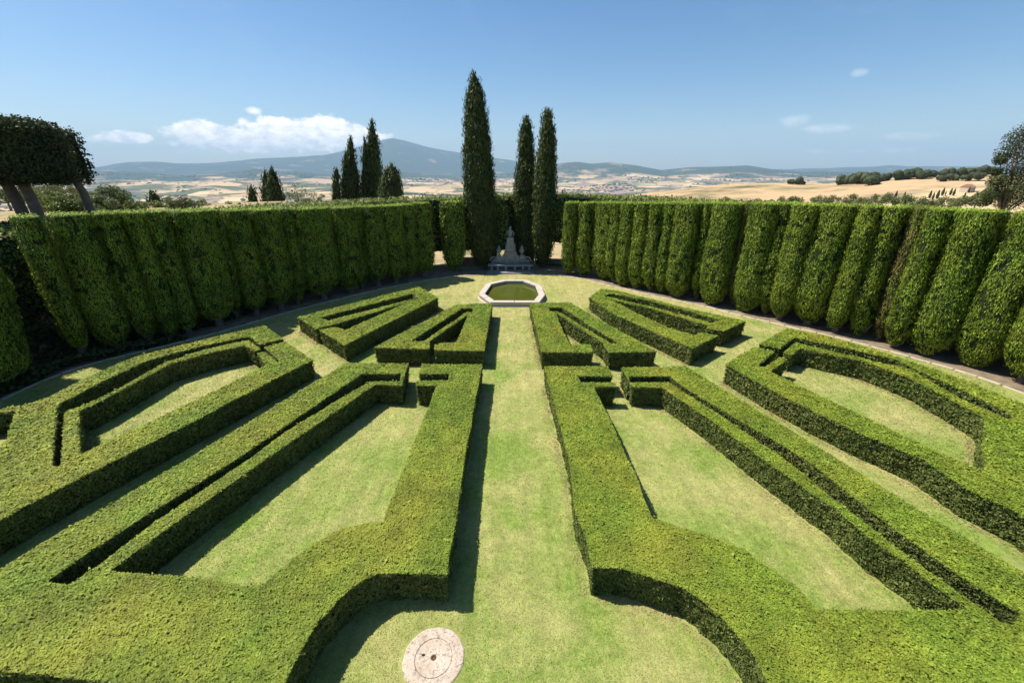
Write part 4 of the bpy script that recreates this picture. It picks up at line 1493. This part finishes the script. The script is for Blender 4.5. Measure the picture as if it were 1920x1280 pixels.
# right side
RT = [(1700, 372, 30), (1640, 372, 36), (1560, 373, 44), (1490, 376, 32), (1770, 376, 34), (1250, 376, 40), (1360, 377, 36)]
RTL = ['low scrub bush over the right wall below the row of tiny cypresses', 'rounded green bush over the right wall at the foot of the golden hill', 'long green bush over the right wall in front of the golden hill',
       'small bush over the right wall left of the long green one', 'yellowish bush over the right wall beside the big loose tree', 'low bush showing over the right wall beyond the pool', 'low bush over the right wall where the golden hill begins']
for (px, pt, hw), lb in zip(RT, RTL):
    shrub(lb, px, pt - 10, pt + 14, hw, 72 if px > 1400 else 62, M['olive'], 2200, 9, length=.2)


MORE = [(1465, 371, 30, 72, 'scrubby bush over the right wall, second one left of the golden hill bushes'), (1535, 369, 26, 78, 'taller olive bush over the right wall, mid way along the golden slope'),
        (1600, 366, 34, 80, 'broad olive bush over the right wall just under the golden field'), (1665, 364, 24, 85, 'small round bush over the right wall left of the tiny cypresses'),
        (1730, 371, 30, 66, 'pale thin bush over the right wall under the tiny cypresses'), (1805, 370, 28, 60, 'green bush over the right wall at the foot of the big loose tree'),
        (1835, 362, 22, 58, 'leafy bush leaning against the big loose tree at right'), (1160, 377, 44, 60, 'low pale bush over the right wall nearest the tall cypresses'), (1420, 375, 34, 66, 'flat bush over the right wall below the start of the crest')]
for (px, pt, hw, Y_, lb) in MORE:
    shrub(lb, px, pt - 5, pt + 18, hw, Y_, M['olive'], 2600, 10, length=.18)
_cl = np.array([[x, 43.0] for x in np.linspace(-5.5, 6.5, 16)])
back_hedge(_cl, np.tile([0.0, 1.0], (16, 1)), 'loose broad-leaved hedge section right behind the stone monument', 7.45, 5.6, 2.6, 62, lambda q: 3.0)
shrub('big leafy bush on the bank between the oak trunks and the olive tree', 110, 358, 402, 40, 35, M['laurel'], 6000, 14)
shrub('large pale green bush on the bank, in front of the loose olive tree', 190, 362, 402, 46, 36, M['olive'], 6500, 16)
shrub('dark tree crown on the bank far behind the oak trunks', 60, 338, 380, 44, 60, M['ilex'], 4500, 12, length=.2)
shrub('tall thin bush with upright twigs right of the second oak trunk', 222, 344, 396, 22, 41, M['olive'], 2600, 9, open_=True)
shrub('green rounded bush between the lone cypress and the thin-twigged shrub', 345, 366, 396, 22, 44, M['olive'], 2400)


def loose_tree():
    Y = 40
    root_px = 1905
    c = at_depth(root_px, 390, Y)
    root = empty('loose_tree', (c[0], Y, -1.0), 'tall loose-crowned tree at the right picture edge behind the wall', 'tree')
    cen = []
    for (px, py, rp) in [(1908, 262, 18), (1925, 250, 20), (1890, 285, 16), (1915, 300, 22), (1875, 300, 9), (1895, 325, 18), (1930, 290, 25), (1870, 340, 13), (1905, 350, 22), (1935, 330, 24), (1860, 362, 12), (1885, 372, 18), (1925, 370, 24), (1845, 376, 11), (1950, 270, 24), (1960, 320, 26), (1955, 365, 25), (1868, 322, 7)]:
        q = at_depth(px, py, Y + random.uniform(-1, 1))
        cen.append((q, rp * Y / 780.0 * 1.0))
    leafy(root, 'crown', cen, 15000, .13, M['ilex'], (c[0], Y, -1.0), flatten=(1, 1.2, 1))
    leafy(root, 'low_foliage', cen[7:14], 7000, .13, M['olive'], (c[0], Y, -1.0), flatten=(1, 1.2, 1))
    base = np.array([c[0], Y, -1.0])
    top = at_depth(1915, 270, Y)
    trunk_mesh('trunk', [tuple(base), tuple(base * .6 + top * .4), tuple(top)], [.28, .2, .06], M['bark'], root)
    for q, r in cen[::2]:
        m = base * .45 + top * .55
        trunk_mesh('branch', [tuple(m), tuple((m + q) / 2 + np.array([0, 0, .3])), tuple(q)], [.09, .06, .03], M['bark'], root, seg=6)


loose_tree()

# ------------------------------------------------------------------ far woods, grove, little cypresses, farm
def ico(sub=1):
    bm = bmesh.new()
    bmesh.ops.create_icosphere(bm, subdivisions=sub, radius=1.0)
    v = np.array([q.co[:] for q in bm.verts]); f = np.array([[q.index for q in g.verts] for g in bm.faces])
    bm.free()
    return v, f


def ground_hit(px, py, rmin=90, rmax=20000):
    r = ray(px, py)
    hd = math.hypot(r[0], r[1])
    rr = np.geomspace(rmin, rmax, 3000)
    x = rr * r[0] / hd; y = rr * r[1] / hd; z = CAMZ + rr * r[2] / hd
    g = terrain_h(x, y)
    below = np.nonzero(z < g)[0]
    if len(below) == 0: return None
    k = below[0]
    return np.array([x[k], y[k], g[k]])


def grove_tree(label, px, py, rp, idx):
    py = max(py, np.interp(px, [1400, 1480, 1560, 1640, 1700, 1760, 1850], [346, 343, 345, 338, 333, 329, 328]) + 2.5)
    g = ground_hit(px, py, 120, 800)
    if g is None:
        az = math.atan2(ray(px, py)[0], ray(px, py)[1])
        g = np.array([650 * math.sin(az), 650 * math.cos(az), 0]); g[2] = terrain_h(g[:1], g[1:2])[0]
    D = np.hypot(g[0], g[1])
    s = rp * D / 780.0 * math.cos(math.atan2(g[0], g[1]))
    root = empty('grove_tree', tuple(g), label, 'tree', 'dark trees of the grove on the golden hill')
    cen = []
    for k in range(6):
        cen.append((g + np.array([random.uniform(-.9, .9) * s, random.uniform(-.6, .6) * s, s * random.uniform(.45, .95)]), s * random.uniform(.45, .7)))
    iv, jf = ico(2)
    vs, fs = [], []
    for q, r in cen:
        d = iv * r * (0.86 + .3 * vnoise(iv, 2.2, random.randrange(50))[:, None])
        fs.append(jf + sum(len(a) for a in vs)); vs.append(d + q)
    p, nn = clump_points(cen, 900, np.array([1.12, 1.12, 1.05]))
    lv, lf = leaves(p, nn, s * .16, .7, lean=.8, quad=True)
    V = np.concatenate(vs + [lv]); n0 = sum(len(a) for a in vs)
    mesh_obj('crown', V, [(np.concatenate(fs), 0), (lf + n0, 0)], [M['wood_far']], parent=root, loc=tuple(g))
    trunk_mesh('trunk', [tuple(g - np.array([0, 0, .5])), tuple(g + np.array([0, 0, s * .3])), tuple(g + np.array([0, 0, s * .8]))], [s * .09, s * .07, s * .04], M['bark'], root, seg=6)


GT = [(1572, 344, 9), (1588, 341, 11), (1603, 339, 13), (1620, 342, 13), (1637, 345, 11), (1640, 332, 10), (1655, 334, 9), (1684, 331, 11), (1700, 331, 12), (1718, 332, 11), (1732, 333, 10), (1752, 326, 8), (1772, 325, 8), (1785, 322, 9),
      (1800, 322, 10), (1815, 322, 10), (1830, 322, 11), (1845, 323, 11), (1765, 338, 7), (1785, 337, 8), (1810, 337, 8), (1835, 337, 10), (1494, 342, 8), (1486, 342, 6), (1502, 342, 5)]
for i, (px, py, rp) in enumerate(GT):
    if px < 1510:
        lb = '%s bush of the tiny dark clump alone on the hill crest' % ['biggest', 'left', 'right'][i - 22]
    else:
        lb = '%s dark tree of the grove along the golden hill crest, counted from its left end' % ORD[i]
    grove_tree(lb, px, py + 2, rp, i)

TC = [(1678, 372, 8), (1694, 372, 7), (1707, 375, 5), (1742, 372, 8), (1748, 374, 7), (1756, 373, 9), (1766, 367, 8), (1772, 366, 4), (1781, 366, 7), (1787, 367, 7), (1815, 362, 6), (1807, 372, 6)]
ic = None
proto_c = None
for i, (px, py, hp) in enumerate(TC):
    g = ground_hit(px, py, 100)
    if g is None: continue
    D = np.hypot(g[0], g[1])
    h = hp * 1.25 * D / 780.0
    root = empty('small_cypress', tuple(g), '%s tiny dark cypress of the avenue on the slope at right, counted from the left' % ORD[i], 'cypress', 'tiny cypresses lining the drive on the right slope')
    if proto_c is None:
        zs = np.linspace(0, 1, 14)
        prof = [(z, .15 * np.interp(z, [0, .1, .4, .8, 1], [.3, .8, 1, .5, .03]), .15 * np.interp(z, [0, .1, .4, .8, 1], [.3, .8, 1, .5, .03])) for z in zs]
        v, t = body_mesh(0, 0, prof, 14, sq=2.1, rough=.03, seed=4)
        p, nn = tri_sample(v, t, 900)
        lv, lf = leaves(p, nn, .07, .4, lean=.5, up=(0, 0, 1.2), quad=False)
        proto_c = mesh_obj('crown', np.concatenate([v, lv]), [(t, 0), (lf + len(v), 1)], [M['cyp_core'], M['cyp_tall']], parent=root)
        pt = trunk_mesh('trunk', [(0, 0, -.05), (0, 0, .1), (0, 0, .3)], [.03, .022, .015], M['bark'], root, seg=6)
        proto_c.location = (0, 0, 0); pt.location = (0, 0, 0)
        root.scale = (h, h, h)
    else:
        root.scale = (h, h, h)
        for ch in (proto_c, pt):
            c2 = ch.copy(); C.objects.link(c2); c2.parent = root


def farm(label, px, py, w_px, h_px, face=.3):
    g = ground_hit(px, py, 100)
    if g is None: return
    D = np.hypot(g[0], g[1])
    w = w_px * D / 780; h = h_px * D / 780
    root = empty('farmhouse', tuple(g), label, 'house')
    root.rotation_euler = (0, 0, face)
    bm = bmesh.new(); box_bm(bm, Vector((0, 0, h * .3)), (w, w * .6, h * .7)); bm_obj('wall', bm, M['plaster'], root)
    bm = bmesh.new()
    a = [bm.verts.new(c) for c in ((-w * .53, -w * .34, h * .65), (w * .53, -w * .34, h * .65), (w * .53, w * .34, h * .65), (-w * .53, w * .34, h * .65))]
    r = [bm.verts.new((-w * .53, 0, h)), bm.verts.new((w * .53, 0, h))]
    bm.faces.new((a[0], a[1], r[1], r[0])); bm.faces.new((a[2], a[3], r[0], r[1])); bm.faces.new((a[1], a[2], r[1])); bm.faces.new((a[3], a[0], r[0])); bm.faces.new(a[::-1])
    bm_obj('roof', bm, M['roof'], root)
    for k in (-.25, .0, .25):
        bm = bmesh.new(); box_bm(bm, Vector((k * w, -w * .3, h * .38)), (w * .08, w * .012, h * .16)); bm_obj('window', bm, M['dark'], root)


farm('small tiled farmhouse on the slope beside the big loose tree', 1812, 360, 16, 9, .5)
farm('tiny pale house among the dark grove trees on the crest', 1771, 327, 7, 8, .1)


def far_woods():
    """scrub and hedgerow trees over the valley: too many to count"""
    n = 90000
    a = rng.uniform(-.95, .95, n)
    r = np.exp(rng.uniform(math.log(1500), math.log(12500), n))
    x = r * np.sin(a); y = r * np.cos(a)
    p = np.stack([x, y, np.zeros(n)], 1)
    m = fbm(p, 1 / 620.0, 4, 31)
    line = np.abs(fbm(p, 1 / 900.0, 3, 12) - .5)
    keep = ((m > .60) & (rng.random(n) < .5)) | ((line < .006) & (vnoise(p, 1 / 200., 7) > .35)) | (rng.random(n) < .004)
    p = p[keep]; r = r[keep]
    z = terrain_h(p[:, 0], p[:, 1])
    # keep only what stands in view of the valley side towards the garden
    if len(p) > 6500:
        k = rng.choice(len(p), 6500, replace=False); p, r, z = p[k], r[k], z[k]
    iv, jf = ico(1)
    s = rng.uniform(5, 11, len(p)) * (1 + r / 9000)
    V = p[:, None, :] + np.array([0, 0, 1]) * z[:, None, None] + iv[None] * s[:, None, None] * np.array([1.35, 1.35, .75]) * rng.uniform(.75, 1.25, (len(p), len(iv), 1))
    F = jf[None] + (np.arange(len(p)) * len(iv))[:, None, None]
    o = mesh_obj('far_woodland', V.reshape(-1, 3), [(F.reshape(-1, 3), 0)], [M['wood_far']])
    tag(o, 'dark scrub and hedgerow trees scattered over the far valley fields', 'woodland', kind='stuff')


far_woods()

# ------------------------------------------------------------------ monument
def monument():
    b = P(957, 511, 0)
    Yc = b[1] + .8
    k = Yc / 780.0 * 1.03

    def X(px): return at_depth(px, 470, Yc)[0]

    def Z(py): return at_depth(957, py, Yc)[2]
    cx = X(957)
    root = empty('monument', (cx, Yc, 0), 'grey baroque stone bench monument with scrolls and pedestal behind the pool', 'monument')

    def part(name, bm, sm=False): return bm_obj(name, bm, M['statue'], root, smooth_faces=sm)
    W = (X(1000) - X(914)) / 2
    zb = Z(499) + .22            # seat height
    bm = bmesh.new(); box_bm(bm, Vector((0, -.75, .07)), (W * 2.05, 1.7, .14), 0, .02); part('step', bm)
    bm = bmesh.new(); box_bm(bm, Vector((0, -.30, .17)), (W * 1.85, .8, .08), 0, .02); part('step', bm)
    bm = bmesh.new(); box_bm(bm, Vector((0, -.35, zb)), (W * 1.96, .95, .12), 0, .03); part('seat', bm)
    for i, fx in enumerate((-.82, -.55, -.2, .2, .55, .82)):
        bm = bmesh.new(); box_bm(bm, Vector((fx * W, -.35, (zb + .14) / 2)), (.26, .6, zb - .28), 0, .03, .85); part('support', bm)
    # shaped back with volutes
    prof = [(-1, .0), (-1, .30), (-.93, .52), (-.80, .68), (-.68, .66), (-.58, .72), (-.46, .98), (-.34, 1.28), (-.27, 1.62), (.27, 1.62), (.34, 1.28), (.46, .98), (.58, .72), (.68, .66), (.80, .68), (.93, .52), (1, .30), (1, 0)]
    hb = Z(474) - zb
    bm = bmesh.new()
    fr = [bm.verts.new((x * W * .86, .05, zb + .03 + z / 1.62 * hb)) for x, z in prof]
    bk = [bm.verts.new((x * W * .86, .42, zb + .03 + z / 1.62 * hb)) for x, z in prof]
    bm.faces.new(fr); bm.faces.new(bk[::-1])
    for i in range(len(fr)):
        j = (i + 1) % len(fr)
        bm.faces.new((fr[i], bk[i], bk[j], fr[j]))
    bmesh.ops.bevel(bm, geom=[e for e in bm.edges if abs(e.verts[0].co.y - e.verts[1].co.y) < .01], offset=.03, segments=1, affect='EDGES')
    part('back', bm)
    for sx in (-1, 1):
        bm = bmesh.new()
        # scroll: spiral tube
        pts = []
        for q in range(26):
            an = q / 25 * 4.2 * math.pi / 1.6; r = .42 * (1 - q / 32)
            pts.append(Vector((sx * (W * .72) + sx * r * math.cos(an), -.02, zb + .42 + r * math.sin(an))))
        rings = []
        for q, c in enumerate(pts):
            rad = .085 * (1 - q / 45)
            d = (pts[min(q + 1, 25)] - pts[max(q - 1, 0)]).normalized()
            nn = Vector((0, 1, 0)); bb = d.cross(nn)
            rings.append([bm.verts.new(c + nn * math.cos(t) * rad * 1.5 + bb * math.sin(t) * rad) for t in [k_ * math.pi / 3 for k_ in range(6)]])
        for a_, b_ in zip(rings[:-1], rings[1:]):
            for k_ in range(6): bm.faces.new((a_[k_], a_[(k_ + 1) % 6], b_[(k_ + 1) % 6], b_[k_]))
        part('scroll', bm, True)
        bm = bmesh.new(); box_bm(bm, Vector((sx * W * .52, .2, zb + hb * .45)), (.62, .5, hb * .62), 0, .04, .85); part('urn_plinth', bm)
        zu = zb + hb * .74
        bm = bmesh.new()
        lathe_bm(bm, [(.20, zu), (.22, zu + .06), (.10, zu + .12), (.09, zu + .2), (.24, zu + .38), (.30, zu + .55), (.32, zu + .62), (.22, zu + .66), (.14, zu + .78), (.17, zu + .88), (.08, zu + 1.0), (.02, zu + 1.12)], 14, (sx * W * .50, .2))
        part('urn', bm, True)
    zp = zb + hb
    bm = bmesh.new(); box_bm(bm, Vector((0, .22, zp + .05)), (1.35, .75, .16), 0, .03); part('cornice', bm)
    zs0 = zp + .13; zs1 = Z(445)
    bm = bmesh.new(); box_bm(bm, Vector((-.02, .22, (zs0 + zs1) / 2)), (.86, .62, zs1 - zs0), 0, .05, .82); part('pedestal', bm)
    for sx in (-1, 1):
        bm = bmesh.new(); box_bm(bm, Vector((sx * .47, .2, zs0 + (zs1 - zs0) * .30)), (.20, .40, (zs1 - zs0) * .6), 0, .04, .5); part('bracket', bm)
    # broken bust: figure with head, shoulders, drapery
    zt = Z(423)
    hs = zt - zs1
    me = bpy.data.meshes.new('bust')
    vs = [(0, 0, 0), (0, 0, hs * .25), (0, 0, hs * .5), (0, 0, hs * .70), (.02, -.03, hs * .84), (.02, -.04, hs * .97), (-.30, 0, hs * .50), (-.36, -.05, hs * .22), (.30, 0, hs * .50), (.40, -.08, hs * .30), (.30, -.22, hs * .15)]
    es = [(0, 1), (1, 2), (2, 3), (3, 4), (4, 5), (2, 6), (6, 7), (2, 8), (8, 9), (9, 10)]
    me.from_pydata(vs, es, [])
    o = bpy.data.objects.new('bust', me); C.objects.link(o); o.parent = root; o.location = (-.02, .22, zs1 - .02)
    md = o.modifiers.new('skin', 'SKIN')
    rad = [.26, .22, .22, .09, .13, .11, .10, .08, .10, .08, .06]
    for i, r in enumerate(rad):
        me.skin_vertices[0].data[i].radius = (r, r * .8)
    me.skin_vertices[0].data[0].use_root = True
    o.modifiers.new('sub', 'SUBSURF').levels = 1
    o.modifiers['sub'].render_levels = 2
    me.materials.append(M['statue'])


monument()


# low walls either side of the monument
def low_wall(label, pxs, py, h, thick=.4):
    a = P(pxs[0], py[0], 0); b = P(pxs[1], py[1], 0)
    L = np.hypot(*(b - a)[:2]); rz = math.atan2(b[1] - a[1], b[0] - a[0])
    c = (a + b) / 2
    root = empty('low_wall', (c[0], c[1], 0), label, 'wall', 'low stone walls beside the monument')
    root.rotation_euler = (0, 0, rz)
    rows = 3
    bh = h / rows
    for r in range(rows):
        x = -L / 2 + (r % 2) * .25
        while x < L / 2 - .1:
            w = min(random.uniform(.45, .7), L / 2 - x)
            bm = bmesh.new()
            box_bm(bm, Vector((x + w / 2, random.uniform(-.012, .012), bh * (r + .5))), (w - .02, thick, bh - .015), 0, .012)
            bm_obj('stone_block', bm, M['wall'], root)
            x += w
    bm = bmesh.new(); box_bm(bm, Vector((0, 0, h + .045)), (L + .1, thick + .12, .08), 0, .015); bm_obj('cap', bm, M['kerb'], root)


low_wall('low stone wall between the left hedge wall and the tallest cypress', (842, 905), (492, 493), .55)
low_wall('low stone wall to the right of the monument, towards the right hedge wall', (1020, 1075), (494, 496), .5)


# ------------------------------------------------------------------ the summer haze over the valley
def haze():
    m = bpy.data.materials.new('summer_haze')
    m.use_nodes = True
    t = NT(m.node_tree)
    pv = t.n('ShaderNodeVolumePrincipled', ins={'Color': (0.50, 0.745, 1.0, 1), 'Density': 4.4e-5, 'Anisotropy': 0.0})
    o = t.n('ShaderNodeOutputMaterial')
    t.nt.links.new(pv.outputs[0], o.inputs['Volume'])
    bm = bmesh.new()
    bmesh.ops.create_cube(bm, size=1.0)
    zs = [v.co.z for ob in bpy.data.objects if ob.name == 'terrain' for v in ob.data.vertices]
    lo, hi = min(zs) - 1.0, max(zs) + 15.0
    for v in bm.verts:
        v.co = Vector((v.co.x * 56000, v.co.y * 56000, lo if v.co.z < 0 else hi))
    o = bm_obj('haze', bm, m)
    tag(o, 'thin blue summer haze lying over the whole valley', 'haze', kind='stuff')
    return o


haze()
